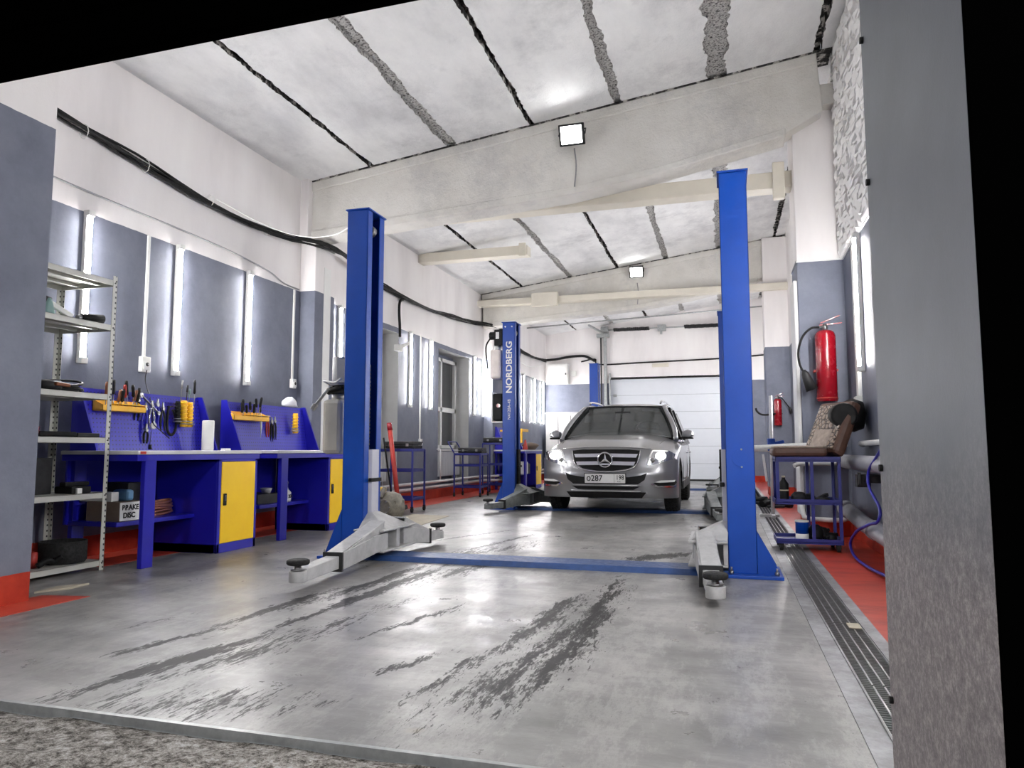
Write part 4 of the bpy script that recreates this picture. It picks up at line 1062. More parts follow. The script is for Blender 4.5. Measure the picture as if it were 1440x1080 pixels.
# ================================================================ SHELF RACK
t = thing('shelf_rack', 'pale metal shelf rack with perforated posts beside the grey entrance pier', 'shelf rack', (-4.55, 3.8, 0), world=True)
RX0, RX1, RY0, RY1 = -4.84, -4.31, 3.32, 4.27
for x, sx in ((RX0, 1), (RX1, -1)):
    for y, sy in ((RY0, 1), (RY1, -1)):
        m = MB(); m.box(min(x, x+sx*.038), max(x, x+sx*.038), min(y, y+sy*.003), max(y, y+sy*.003), 0, 2.14); m.box(min(x, x+sx*.003), max(x, x+sx*.003), min(y, y+sy*.038), max(y, y+sy*.038), 0, 2.14)
        m.build('post', 'perf', t)
SZ = [2.10, 1.765, 1.255, .94, .545, .065]
for z in SZ:
    m = MB(); m.box(RX0+.003, RX1-.003, RY0+.003, RY1-.003, z+.003, z+.006)
    m.box(RX1-.007, RX1-.003, RY0+.003, RY1-.003, z-.034, z+.006); m.box(RX0+.003, RX0+.007, RY0+.003, RY1-.003, z-.034, z+.006)
    m.box(RX0+.003, RX1-.003, RY1-.007, RY1-.003, z-.034, z+.006); m.box(RX0+.003, RX1-.003, RY0+.003, RY0+.007, z-.034, z+.006)
    m.box(RX0+.15, RX0+.18, RY0, RY1-.01, z-.02, z+.003)
    m.box(RX1-.18, RX1-.15, RY0, RY1-.01, z-.02, z+.003)
    m.build('shelf', 'shelf_metal', t)
for z in SZ: m = MB(); m.cyl((RX1, RY1-.02, z-.014), (RX1+.004, RY1-.02, z-.014), .006, 8); m.build('bolt', 'dark', t)
z = SZ[1]+.006
t = thing('sprayer_head', 'pale green spray tool lying on the second shelf of the rack', 'tool', (-4.45, 3.82, z), world=True)
m = MB(); m.lathe([(.035, 0), (.045, .02), (.03, .09), (.02, .12), (.001, .125)], (-4.42, 3.80, z), 14); m.build('body', 'pale_green', t)
m = MB(); m.bar((-4.42, 3.82, z+.09), (-4.38, 3.96, z+.015), .03, .035); m.build('nozzle', 'white_plastic', t, .006)
m = MB(); m.bar((-4.42, 3.78, z+.02), (-4.42, 3.80, z+.13), .05, .03); m.build('grip', 'dark', t, .008)
t = thing('angle_grinder', 'black hand tool lying near the right post on the second shelf', 'tool', (-4.4, 4.15, z), world=True)
m = MB(); m.cyl((-4.40, 4.05, z+.03), (-4.38, 4.22, z+.045), .026, 12, .032); m.build('body', 'black', t)
m = MB(); m.cyl((-4.40, 4.02, z+.022), (-4.40, 4.06, z+.03), .02, 10); m.box(-4.42, -4.36, 4.06, 4.15, z, z+.012); m.build('head', 'steel', t, .002)
z = SZ[2]+.006
t = thing('cable_coil', 'tangled coil of black cable lying on the third shelf of the rack', 'cable coil', (-4.45, 4.0, z), world=True)
for k in range(8):
    a0 = k*.8; m = MB(); ry = .16+.02*math.sin(k*2); rx = .13
    m.tube([(-4.52+rx*math.cos(a*PI/12), 3.97+.03*math.sin(k)+ry*math.sin(a*PI/12), z+.014+.012*k*(.6+.4*math.sin(a*PI/12+a0))) for a in range(24)], .009, 6, closed=True); m.build('loop', 'black', t)
m = MB(); m.cyl((-4.42, 3.78, z+.03), (-4.38, 3.9, z+.04), .03, 12); m.build('plug', 'dark', t)
m = MB(); m.bar((-4.36, 3.84, z+.045), (-4.36, 3.95, z+.04), .03, .025); m.build('brown_handle', 'wood', bevel=.006, org=(-4.36, 3.9, z), label='brown-handled tool lying in the black cable coil', cat='tool')
m = MB(); m.lathe([(.05, 0), (.055, .03), (.04, .07), (.001, .08)], (-4.42, 3.70, z), 14); m.build('tool_end', 'black', org=(-4.42, 3.7, z), label='black round tool head on the third shelf next to the pier', cat='tool')
z = SZ[3]+.006
m = MB(); m.lathe([(.02, 0), (.055, .02), (.06, .06), (.03, .10), (.001, .105)], (-4.40, 3.70, z), 16); m.build('red_container', 'red', org=(-4.4, 3.7, z), label='red plastic tool end on the fourth shelf next to the pier', cat='container')
m = MB(); m.bar((-4.40, 3.76, z+.02), (-4.40, 4.05, z+.02), .05, .035); m.build('black_tool', 'black', bevel=.01, org=(-4.4, 3.9, z), label='long black tool lying behind the red one on the fourth shelf', cat='tool')
m = MB(); m.bar((-4.40, 4.06, z+.015), (-4.37, 4.22, z+.015), .05, .03); m.build('pliers', 'dark', bevel=.006, org=(-4.39, 4.1, z), label='dark pliers lying at the right end of the fourth shelf', cat='tool')
z = SZ[4]+.006
m = MB(); m.box(-4.80, -4.5, 3.75, 3.98, z, z+.25); m.build('grey_box', 'dark', bevel=.006, org=(-4.7, 3.85, z), label='dark grey box standing on the fifth shelf near the back post', cat='box')
m = MB(); m.box(-4.5, -4.34, 4.0, 4.16, z, z+.05); m.box(-4.46, -4.4, 4.0, 4.2, z+.05, z+.08); m.build('black_part', 'black', bevel=.008, org=(-4.42, 4.1, z), label='flat black metal part on the fifth shelf', cat='part')
m = MB(); m.box(-4.345, -4.325, 4.03, 4.07, z, z+.04); m.build('small_box', 'white_plastic', bevel=.003, org=(-4.33, 4.05, z), label='tiny white block on the front edge of the fifth shelf', cat='cap')
z = SZ[5]+.006
for (x, y, r, h, l, mt) in ((-4.48, 4.08, .15, .15, 'large black round pan on the bottom shelf by the right post', 'rubber'), (-4.50, 3.68, .10, .16, 'black bucket on the bottom shelf next to the pier', 'black')):
    m = MB(); m.lathe([(r*.92, 0), (r, .02), (r, h), (r*.93, h), (r*.9, .03), (.001, .03)], (x, y, z), 28); m.build('pan' if r > .12 else 'bucket', mt, org=(x, y, z), label=l, cat='container')
m = MB(); m.tube([(-4.38, 3.80, z+.02), (-4.36, 3.86, z+.05), (-4.38, 3.92, z+.03), (-4.35, 3.96, z+.06)], .02, 8, 5); m.build('air_hose', 'black', org=(-4.38, 3.85, z), label='short black hose piece between bucket and pan on the bottom shelf', cat='hose')
m = MB(); m.lathe([(.03, 0), (.03, .10), (.001, .11)], (-4.46, 3.83, z), 12); m.build('red_can', 'red_dull', org=(-4.46, 3.83, z), label='small dull red can behind the hose on the bottom shelf', cat='can')
m = MB(); m.prism([(-3.99, 3.45), (-3.9, 3.62), (-3.92, 3.78), (-4.02, 3.62)], 'z', 0, .012); m.build('flat_board', 'card', bevel=.002, org=(-3.95, 3.6, 0), label='thin pale offcut lying on the floor below the shelf rack', cat='offcut')
# ================================================================ CARTS, LOOSE THINGS (left)
def cart(loc, label, sx=.5, sy=.42, H=.86, handle=False):
    t = thing('tool_cart', label, 'cart', loc, 0, 'blue tool carts by the left wall')
    for x in (-sx/2, sx/2):
        for y in (-sy/2, sy/2):
            m = MB(); m.box(x-.012, x+.012, y-.012, y+.012, .07, H); m.build('leg', 'cart_blue', t, .002)
            m = MB(); m.cyl((x-.012, y, .035), (x+.012, y, .035), .035, 14); m.box(x-.018, x+.018, y-.012, y+.012, .035, .08); m.build('wheel', 'rubber', t, .003)
    for z in (.16, .55, H-.03):
        m = MB(); m.box(-sx/2, sx/2, -sy/2, sy/2, z, z+.006)
        for a in ((-sx/2, sx/2, -sy/2, -sy/2+.006), (-sx/2, sx/2, sy/2-.006, sy/2), (-sx/2, -sx/2+.006, -sy/2, sy/2), (sx/2-.006, sx/2, -sy/2, sy/2)): m.box(*a, z, z+.04)
        m.build('tray', 'cart_blue', t)
    if handle:
        m = MB(); m.tube([(-sx/2, -sy/2, H), (-sx/2-.13, -sy/2, H+.22), (-sx/2-.13, sy/2, H+.22), (-sx/2, sy/2, H)], .012, 8); m.build('handle', 'cart_blue', t)
    return t
cart((-4.38, 9.42, 0), 'blue three-tier tool cart just right of the near-left lift post', .52)
def case(x, y, z, l):
    t = thing('tool_case', l, 'case', (x, y, z))
    m = MB(); m.box(-.23, .23, -.15, .15, 0, .045); m.build('base', 'black', t, .01)
    m = MB(); m.box(-.23, .23, -.15, .15, .048, .10); m.build('lid', 'dark', t, .012)
    for xx in (-.13, .13): m = MB(); m.box(xx-.02, xx+.02, -.158, -.15, .03, .07); m.build('latch', 'steel', t)
case(-4.36, 9.42, .872, 'flat black tool case lying on the near blue cart')
cart((-4.52, 12.75, 0), 'blue tool cart with a sloping push handle by the left wall', .5, .45, .78, True)
case(-4.50, 12.75, .792, 'black tool case lying on the cart with the sloping handle')
cart((-4.25, 13.75, 0), 'taller blue cart half hidden behind the lettered lift post', .62, .45, .98)
case(-4.35, 13.75, .992, 'black tool case on the taller cart behind the lettered post')
t = thing('jack_handle', 'long red jack handle leaning against the near blue cart', 'jack handle', (-4.2, 9.0, 0), world=True)
m = MB(); m.cyl((-4.21, 8.98, .10), (-4.42, 9.12, 1.12), .032, 14); m.build('tube', 'red_dull', t)
m = MB(); m.cyl((-4.42, 9.12, 1.12), (-4.44, 9.13, 1.22), .036, 14); m.build('grip', 'red', t)
m = MB(); m.bar((-4.34, 9.0, .02), (-4.10, 8.97, .10), .10, .06); m.build('foot', 'dark', t, .01)
m = MB(); m.cyl((-4.36, 9.15, .02), (-4.53, 9.15, 1.02), .012, 8); m.build('rod', 'black', t)
# gearbox housing on the floor
t = thing('gearbox_housing', 'dirty cast metal gearbox standing on the floor behind the near-left lift post', 'gearbox', (-3.95, 8.2, 0), world=True)
m = MB(); prof = [(.02, 0), (.13, .01), (.165, .07), (.18, .15), (.165, .24), (.12, .31), (.05, .34), (.001, .34)]
m.lathe(prof, (-3.95, 8.2, 0), 10)
for k in range(8):
    a = k*PI/4; m.bar((-3.95+.10*math.cos(a), 8.2+.10*math.sin(a), .02), (-3.95+.16*math.cos(a), 8.2+.16*math.sin(a), .25), .02, .04)
m.cyl((-3.95, 8.0, .17), (-3.95, 8.2, .17), .09, 14); m.cyl((-4.02, 8.05, .28), (-3.98, 8.1, .40), .03, 10); m.build('casing', 'cast', t, .006)
for k in range(6): m = MB(); m.cyl((-3.95+.075*math.cos(k*PI/3), 7.985, .17+.075*math.sin(k*PI/3)), (-3.95+.075*math.cos(k*PI/3), 8.01, .17+.075*math.sin(k*PI/3)), .01, 6); m.build('bolt', 'steel', t)
m = MB(); m.box(-4.1, -4.0, 8.1, 8.2, .34, .40); m.build('yellow_rag', 'yellow', bevel=.02, org=(-4.05, 8.15, .34), label='small yellow item lying on top of the cast gearbox', cat='rag')
for i, P in enumerate(([(-3.44, 8.87), (-3.31, 7.42), (-3.80, 7.82), (-4.0, 8.95)], [(-3.40, 7.72), (-3.28, 7.10), (-3.72, 7.25), (-3.85, 7.66)])):
    m = MB(); m.prism(P, 'z', .001+.007*i, .007+.007*i); m.build('cardboard_sheet', 'card', org=(P[0][0], P[0][1], 0), label=['larger flat pale cardboard sheet on the floor beyond the near-left lift', 'smaller pale cardboard sheet lying in front of the larger one'][i], cat='cardboard')

# ================================================================ RIGHT SIDE
def extinguisher(x, y, z, r, h, s, label, near):
    t = thing('fire_extinguisher', label, 'fire extinguisher', (x, y, z))
    m = MB(); m.lathe([(r*.9, 0), (r, .012), (r, h*.9), (r*.93, h*.95), (r*.72, h*.985), (r*.3, h)], n=28); m.build('cylinder', 'red', t)
    m = MB(); m.lathe([(r*1.02, h*.04), (r*1.02, h*.055), (r*.99, h*.056)], n=28); m.build('foot_ring', 'red_dull', t)
    m = MB(); m.cyl((0, 0, h-.01), (0, 0, h+.06*s), .022*s, 12); m.cyl((-.05*s, 0, h+.03*s), (.03*s, 0, h+.03*s), .014*s, 10); m.build('valve', 'steel', t)
    m = MB(); m.bar((-.05*s, 0, h+.05*s), (.16*s, 0, h+.065*s), .022*s, .010*s); m.build('lever', 'red', t, .001)
    m = MB(); m.bar((-.04*s, 0, h+.07*s), (.14*s, 0, h+.14*s), .022*s, .010*s); m.build('handle', 'red', t, .001)
    if near: P = [(-.05, 0, h+.03), (-.13, -.02, h+.02), (-.21, -.02, h-.06), (-.255, -.02, h-.2), (-.25, -.02, h-.33), (-.215, -.02, h-.42)]; H = [(-.215, -.02, h-.40), (-.14, -.02, h-.60)]
    else: P = [(.02, 0, h+.02), (.08, -.02, h), (.14, -.02, h-.08), (.20, -.02, h-.17)]; H = [(.20, -.02, h-.16), (.24, -.02, h-.28)]
    m = MB(); m.tube(P, .011*s, 8, 6); m.build('hose', 'black', t)
    m = MB(); m.tube([H[0], Vector(H[0]).lerp(Vector(H[1]), .2), H[1]], (lambda q: (.018+.04*q)*(1 if near else .6)), 16); m.build('horn', 'dark', t)
    m = MB(); m.box(-r-.012, r+.012, -.005, r+.04, h*.42, h*.45); m.build('wall_clamp', 'red_dull' if near else 'dark', t)
    return t
extinguisher(.985, 7.775, 1.33, .098, .72, 1, 'large red fire extinguisher with black horn on the nearest right pilaster', True)
extinguisher(.955, 14.32, 1.30, .07, .50, .75, 'small red fire extinguisher on the far right pilaster', False)
m = MB(); m.tube([(.93, 14.30, 1.52), (.80, 14.2, 1.50), (.66, 14.15, 1.50), (.58, 14.15, 1.56), (.56, 14.15, 1.62)], .018, 8, 6); m.build('black_pipe_hook', 'black', org=(.9, 14.3, 1.5), label='curved black pipe end beside the small far extinguisher', cat='hook')
# pipes
m = MB(); m.tube([(1.10, 3.0, .745), (1.10, 7.0, .745), (1.10, 7.55, .745), (1.12, 7.85, .745)], .065, 20); m.build('duct_pipe', 'pipe_grey', org=(1.1, 3, .745), label='upper thick grey pipe running along the right wall beside the jamb', cat='pipe')
m = MB(); m.tube([(1.08, 3.0, .20), (1.08, 6.6, .25), (1.08, 7.45, .30)], .065, 20); m.cyl((1.08, 7.35, .297), (1.08, 7.55, .303), .078, 20); m.cyl((1.08, 6.1, .245), (1.08, 6.2, .246), .075, 20); m.build('duct_pipe', 'pipe_grey', org=(1.08, 3, .2), label='lower thick grey pipe running just above the red floor on the right', cat='pipe')
m = MB(); m.tube([(1.12, 3.0, .93), (1.12, 6.85, .91), (1.16, 7.0, .90)], .022, 12); m.build('white_pipe', 'pipe_white', org=(1.12, 3, .93), label='white pipe on the right wall above the thick grey pipe', cat='pipe')
for z, x0, l in ((.90, .30, 'upper horizontal white pipe crossing in front of the near right pilaster'), (.715, .66, 'short middle white pipe in front of the near right pilaster behind the cart')):
    m = MB(); m.tube([(x0, 8.6 if z > .8 else 7.84, z-.02), (.70, 7.86, z), (1.16, 7.84, z+.01)], .024, 12); m.build('white_pipe', 'pipe_white', org=(.7, 7.85, z), label=l, cat='pipe')
m = MB(); m.tube([(.74, 8.4, .30), (.725, 7.9, .28), (.735, 7.84, .19), (.80, 7.83, .17), (1.08, 7.83, .165), (1.14, 7.75, .2)], .024, 12); m.build('white_pipe', 'pipe_white', org=(.73, 7.9, .17), label='white pipe bending around the foot of the near right pilaster', cat='pipe')
m = MB(); m.box(.715, .7545, 7.9, 8.3, .2, 2.6); m.build('wall_trim_panel', 'pipe_white', bevel=.01, org=(.73, 8, .2), label='pale painted strip on the left edge of the near right pilaster', cat='trim')
m = MB(); m.box(1.05, 1.18, 6.2, 6.5, .60, .66); m.box(1.0, 1.02, 6.3, 6.34, .58, .68); m.box(1.0, 1.1, 6.36, 6.46, .56, .66); m.build('pipe_bracket', 'dark', bevel=.004, org=(1.1, 6.3, .6), label='dark bracket box under the upper thick grey pipe', cat='bracket')
m = MB(); m.tube([(1.06, 5.50, .92), (1.05, 5.83, .80), (1.03, 6.02, .70), (1.02, 5.98, .58), (1.02, 5.62, .45), (1.0, 5.6, .36), (.98, 5.80, .32), (.96, 6.24, .22), (.95, 6.48, .10), (.95, 6.28, .025), (.96, 5.79, .02), (1.0, 5.3, .03)], .011, 8, 7)
m.build('air_hose', 'hose_blue', org=(1.05, 5.5, .9), label='blue air hose looping down the right wall beside the jamb', cat='hose')
m = MB(); m.box(1.165, 1.2, 7.15, 7.24, 1.34, 2.74); m.build('cable_trunking', 'white_plastic', bevel=.004, org=(1.18, 7.2, 1.34), label='white cable trunking on the right wall left of the bright tube light', cat='trunking')
m = MB(); m.box(1.14, 1.2, 7.14, 7.25, 1.22, 1.34); m.build('wall_socket', 'white_plastic', bevel=.008, org=(1.18, 7.2, 1.28), label='white socket at the foot of the trunking above the rolling seat', cat='socket')
m = MB(); m.lathe([(.03, 0), (.12, .02), (.15, .1), (.12, .18), (.03, .2)], (0, 0, 0), 18, Matrix.Translation((1.19, 7.0, 1.16)) @ Matrix.Rotation(-PI/2, 4, 'Y')); m.build('black_reel', 'black', org=(1.19, 7.0, 1.16), label='dark round reel on the right wall behind the seat backrest', cat='reel')
# white upright with blue clamp, standing past the drain
t = thing('upright_stand', 'white upright pipe stand with a blue clamp beside the far end of the drain', 'stand', (.56, 9.9, 0), world=True)
m = MB(); m.cyl((.56, 9.9, .02), (.575, 9.9, 1.55), .022, 12); m.build('pole', 'pipe_white', t)
m = MB(); m.cb((.565, 9.9, .92), (.09, .08, .16)); m.bar((.57, 9.9, .93), (.72, 9.88, .96), .03, .04); m.build('clamp', 'lift_blue', t, .006)
m = MB(); m.tube([(.20, 9.9, .84), (.35, 9.9, .86), (.56, 9.9, .86), (.9, 9.9, .89)], .03, 10, 4); m.build('crossbar', 'pipe_white', t)
m = MB(); m.bar((.46, 9.88, .80), (.50, 9.88, .45), .035, .03); m.bar((.4, 9.9, .02), (.64, 9.9, .02), .04, .04); m.bar((.56, 9.7, .02), (.56, 10.1, .02), .04, .04); m.build('foot', 'pipe_white', t, .004)
for i, (x, y, l) in enumerate(((.50, 12.3, 'black lump of hose on the drain beyond the right lift post'), (.62, 11.6, 'second black tool lying across the drain in front of the lump'))):
    t = thing('dropped_tool', l, 'tool', (x, y, 0), .5*i)
    m = MB(); m.cyl((-.14, 0, .05), (.12, .1, .06), .05, 12); m.cyl((.1, .05, .045), (.2, -.25, .045), .04, 10); m.build('body', 'black', t)
    m = MB(); m.bar((-.1, -.1, .02), (.05, -.3, .03), .06, .04); m.build('handle', 'dark', t, .01)
m = MB(); m.box(.70, 1.0, 12.8, 13.3, 0, .06); m.build('dark_mat', 'dark', bevel=.01, org=(.85, 13, 0), label='dark flat pad on the red floor beyond the seat cart', cat='mat')
# ---- rolling seat cart
t = thing('seat_cart', 'blue rolling cart frame carrying an old car seat beside the drain', 'cart', (.66, 6.85, 0), world=True)
z0 = .80
def post(x, y, a, b):
    m = MB(); m.box(x-.013, x+.013, y-.013, y+.013, a, b); m.build('post', 'cart_blue', t, .002)
for x in (.70, .915):
    for y in (6.68, 7.06): post(x, y, .07, .78)
for y in (6.68, 7.06): post(.425, y, .42, .78)
for z, x0 in ((.075, .40), (.405, .40), (.765, .41)):
    m = MB(); m.box(x0, .93, 6.66, 7.08, z, z+.006)
    for a in ((x0, .93, 6.66, 6.666), (x0, .93, 7.074, 7.08), (x0, x0+.006, 6.66, 7.08), (.924, .93, 6.66, 7.08)): m.box(*a, z-.012, z+.032)
    m.build('tray', 'cart_blue', t)
for x in (.44, .89):
    for y in (6.69, 7.05):
        m = MB(); m.cyl((x-.014, y, .035), (x+.014, y, .035), .035, 14); m.box(x-.02, x+.02, y-.014, y+.014, .03, .075); m.build('caster', 'rubber', t, .003)
m = MB(); m.box(.93, .955, 6.86, 6.9, .5, 1.15); m.bar((.86, 6.88, .80), (.96, 6.88, 1.12), .03, .04); m.build('back_support', 'cart_blue', t, .004)
t = thing('car_seat', 'old brown leather car seat with quilted backrest resting on the blue cart', 'seat', (.66, 6.85, .80), world=True)  # an old car seat set on the cart
m = MB(); m.box(.385, .83, 6.64, 7.10, .80, .875); m.build('seat_cushion', 'leather', t, .03)
m = MB(); m.box(.40, .80, 6.66, 7.08, .872, .892); m.build('seat_cover', 'leather_pale', t, .008)
bk = Matrix.Translation((.77, 6.87, .83)) @ Matrix.Rotation(math.radians(28), 4, 'Z') @ Matrix.Rotation(math.radians(24), 4, 'Y')
m = MB(); m.box(0, .11, -.23, .23, 0, .50, bk); m.build('backrest', 'leather', t, .035)
m = MB(); m.box(-.012, .01, -.19, .19, .04, .46, bk); m.build('backrest_panel', 'quilt', t, .008)
m = MB(); m.box(-.016, -.004, -.12, .12, .05, .22, bk); m.build('torn_cover', 'leather_pale', t, .006)
m = MB(); m.cyl((.985, 6.75, 1.15), (.985, 7.0, 1.15), .11, 18); m.build('headrest', 'black', t, .02)
# items on seat cart
zs = .411
t = thing('oil_bottle', 'black bottle with pale bands standing on the middle shelf of the seat cart', 'bottle', (.48, 6.8, zs), world=True)
m = MB(); m.lathe([(.04, 0), (.042, .01), (.042, .15), (.015, .19), (.014, .205), (.001, .205)], (.48, 6.80, zs), 16); m.build('body', 'black', t)
m = MB(); m.lathe([(.0425, .09), (.0425, .10), (.042, .1)], (.48, 6.8, zs), 16); m.lathe([(.015, .205), (.015, .22), (.001, .221)], (.48, 6.8, zs), 12); m.build('cap', 'card', t)
for i, (x, y, l) in enumerate(((.60, 6.80, 'dark metal part next to the bottle on the middle shelf of the seat cart'), (.68, 6.88, 'dark clutch-like part in the middle of the seat cart middle shelf'), (.79, 6.82, 'low dark part at the right of the seat cart middle shelf'))):
    m = MB(); m.lathe([(.03, 0), (.06, .01), (.065, .05-.01*i), (.04, .08-.02*i), (.001, .085-.02*i)], (x, y, zs), 9); m.bar((x-.04, y-.02, zs+.02), (x+.05, y+.05, zs+.06), .03, .03); m.build('metal_part', 'dark', org=(x, y, zs), label=l, cat='part', bevel=.004)
zs = .081
t = thing('paint_can', 'blue and white paint can on the bottom tray of the seat cart', 'can', (.62, 6.82, zs), world=True)
m = MB(); m.lathe([(.052, 0), (.054, .003), (.054, .055)], (.62, 6.82, zs), 24); m.build('base', 'white_plastic', t)
m = MB(); m.lathe([(.0535, .055), (.0535, .145), (.056, .15), (.056, .16), (.05, .16), (.048, .152), (.001, .152)], (.62, 6.82, zs), 24); m.build('body', 'lift_blue', t)
m = MB(); m.lathe([(.0, .153), (.058, .153), (.058, .168), (.04, .17), (.001, .17)], (.62, 6.82, zs), 24); m.build('lid', 'white_plastic', t)
random.seed(9)
for i, (x, y, r, h, l) in enumerate(((.73, 6.86, .07, .13, 'black lump right of the paint can on the bottom tray'), (.85, 6.82, .05, .07, 'low black part at the right end of the bottom tray'), (.80, 6.95, .06, .10, 'dark part at the back of the bottom tray'))):
    m = MB(); m.lathe([(r*.7, 0), (r, h*.2), (r*.9, h*.7), (r*.4, h), (.001, h)], (x, y, zs), 9); m.bar((x-.05, y-.04, zs+.02), (x+.05, y+.02, zs+h*.8), .04, .03); m.build('metal_part', 'black', org=(x, y, zs), label=l, cat='part', bevel=.004)

# ================================================================ CAR
CX, CY = -1.50, 9.40
car = thing('car', 'silver grey off-road car with lit headlamps parked between the second lift posts', 'car', (CX, CY, 0))
W, D0 = .90, .46
def plan(x):
    q = min(1, abs(x)/W); return D0*(1-(1-q**2.9)**(1/2.9))
def lean(z):
    # nose profile: deepest at bumper height
    P = [(.18, .08), (.25, .03), (.40, 0), (.55, .0), (.62, .025), (.75, .05), (.86, .085), (.92, .13), (1.0, .2)]
    for (a, b), (c, d) in zip(P, P[1:]):
        if z <= c: return b+(d-b)*max(0, (z-a)/(c-a))
    return P[-1][1]
def fy(x, z): return plan(x)+lean(z)*(1-(abs(x)/W)**5)
def ztop(x, t):
    t = max(0, min(1, t)); e = 1-(1-t)**1.8
    q = abs(x)/W
    bulge = .012*math.exp(-((abs(x)-.42)/.07)**2)
    return .885+(1.075-.885)*e-.13*q**6-.035*q*q+bulge
def shoulder(y):
    if y < 1.3:
        return ztop(W, max(0, (y-D0)/(1.3-D0)))
    return ztop(W, 1)+.012*(y-1.3)
def half(y):   # half width along the length
    if y < D0: return W
    w = W+.012*math.sin(min(1, (y-D0)/3.5)*PI)
    if y > 3.9: w -= .10*((y-3.9)/.6)**2
    return w
# fascia grid
NX, NZ = 56, 22
m = MB(); vs = []; 
xs = [W*math.sin(-PI/2+PI*i/NX) for i in range(NX+1)]
for j in range(NZ+1):
    for x in xs:
        zt_ = ztop(x, 0); zb_ = .235
        z = zb_+(zt_-zb_)*j/NZ
        vs.append((x, fy(x, z), z))
fs = [(j*(NX+1)+i, j*(NX+1)+i+1, (j+1)*(NX+1)+i+1, (j+1)*(NX+1)+i) for j in range(NZ) for i in range(NX)]
m.add(vs, fs, True)
# hood
NT_ = 18; vs = []
for j in range(NT_+1):
    for x in xs:
        y0 = fy(x, ztop(x, 0)); tt = j/NT_; y1 = 1.3+.05*0-.10*(abs(x)/W)**2*0
        y = y0+(y1-y0)*tt
        te = max(0, (y-.13)/(1.3-.13)) if abs(x) < .5*W else None
        t_ = tt
        vs.append((x, y, ztop(x, t_)))
m.add(vs, [(j*(NX+1)+i, j*(NX+1)+i+1, (j+1)*(NX+1)+i+1, (j+1)*(NX+1)+i) for j in range(NT_) for i in range(NX)], True)
# sides with arches
wy, wr, wz = (.86, 3.60), .395, .355
def bottom(y):
    b = .30
    for c in wy:
        d = abs(y-c)
        if d < wr: b = max(b, wz+math.sqrt(wr*wr-d*d))
    return b
NY, NS = 120, 12
for s in (-1, 1):
    vs = []
    for i in range(NY+1):
        y = D0+(4.45-D0)*i/NY; b = bottom(y); t_ = shoulder(y)
        for k in range(NS+1):
            z = b+(t_-b)*k/NS
            q = (z-.62)/.36
            w = half(y)-.028*q*q*(1 if z > .62 else .8)*min(1, (y-D0)/.3) + (.012 if b > .31 else 0)*0
            vs.append((s*w, y, z))
    m.add(vs, [(i*(NS+1)+k, (i+1)*(NS+1)+k, (i+1)*(NS+1)+k+1, i*(NS+1)+k+1) for i in range(NY) for k in range(NS)], True)
# belt to greenhouse, roof, rear
def roofz(x, y): 
    s = min(1, max(0, (y-1.95)/.5)); e = max(0, (y-3.2)/1.2)
    return 1.545+.055*s-.06*e*e-.05*(abs(x)/.62)**2.5
RW = .60
NR = 16
vs = []
for j in range(NR+1):
    y = 1.95+(4.3-1.95)*j/NR
    for i in range(17):
        x = RW*(-1+2*i/16); vs.append((x, y, roofz(x, y)))
m.add(vs, [(j*17+i, j*17+i+1, (j+1)*17+i+1, (j+1)*17+i) for j in range(NR) for i in range(16)], True)
# cant rails + pillars
gx = .815
for s in (-1, 1):
    # shelf from side to glasshouse base
    vs = []
    for i in range(41):
        y = 1.25+(4.4-1.25)*i/40; w = half(y)-.028; vs += [(s*w, y, shoulder(y)), (s*gx, y, shoulder(y)+.03)]
    m.add(vs, [(2*i, 2*i+2, 2*i+3, 2*i+1) for i in range(40)], True)
    m.tube([(s*RW, 1.93, 1.50), (s*(RW+.01), 2.6, 1.555), (s*(RW+.01), 3.6, 1.55), (s*RW, 4.3, 1.48)], .035, 10, 4)
    # A pillar
    m.tube([(s*.83, 1.18, .985), (s*.79, 1.40, 1.17), (s*.70, 1.68, 1.36), (s*RW, 1.95, 1.505)], .036, 10, 4)
    m.bar((s*.82, 4.35, .95), (s*RW, 4.25, 1.5), .08, .10)
# tail
m.box(-.82, .82, 4.36, 4.46, .3, .98)
body = m.build('body', 'car', car)
# cabin glass
def gpanel(name, pts, mat, thick=.006, nrm=(0, -1, 0)):
    q = MB(); n = Vector(nrm)*thick; k = len(pts)
    q.add([Vector(p) for p in pts]+[Vector(p)-n for p in pts], [tuple(range(k)), tuple(reversed(range(k, 2*k)))]+[(i, i+k, (i+1) % k+k, (i+1) % k) for i in range(k)]); return q.build(name, mat, car)
q = MB(); vs = []
for j in range(11):
    t_ = j/10; hw = .80*(1-t_)+.60*t_
    for i in range(21):
        u = -1+2*i/20; x = hw*u
        y = 1.14+.80*t_+.09*u*u*(1-.2*t_)-.0; z = 1.045+.475*t_-.03*u*u*(1-t_)+.01*math.sin(t_*PI)
        vs.append((x, y, z))
q.add(vs, [(j*21+i, j*21+i+1, (j+1)*21+i+1, (j+1)*21+i) for j in range(10) for i in range(20)], True)
q.build('windscreen', 'car_glass', car)
q = MB()
q.tube([(-.795, 1.235, 1.01)]+[(x, 1.14+.09*(x/.8)**2-.008, 1.045-.03*(x/.8)**2) for x in (-.6, -.3, 0, .3, .6)]+[(.795, 1.235, 1.01)], .016, 8)
q.build('cowl', 'black', car)
q = MB()
for s in (-1, 1):
    q.tube([(s*(.785), 1.225, 1.03), (s*.735, 1.44, 1.18), (s*.66, 1.70, 1.365), (s*.575, 1.93, 1.51)], .017, 8, 4)
q.tube([(x, 1.935+.08*(x/.6)**2, 1.52-.0*(x/.6)**2) for x in (-.59, -.3, 0, .3, .59)], .012, 6)
q.build('windscreen_seal', 'black', car)
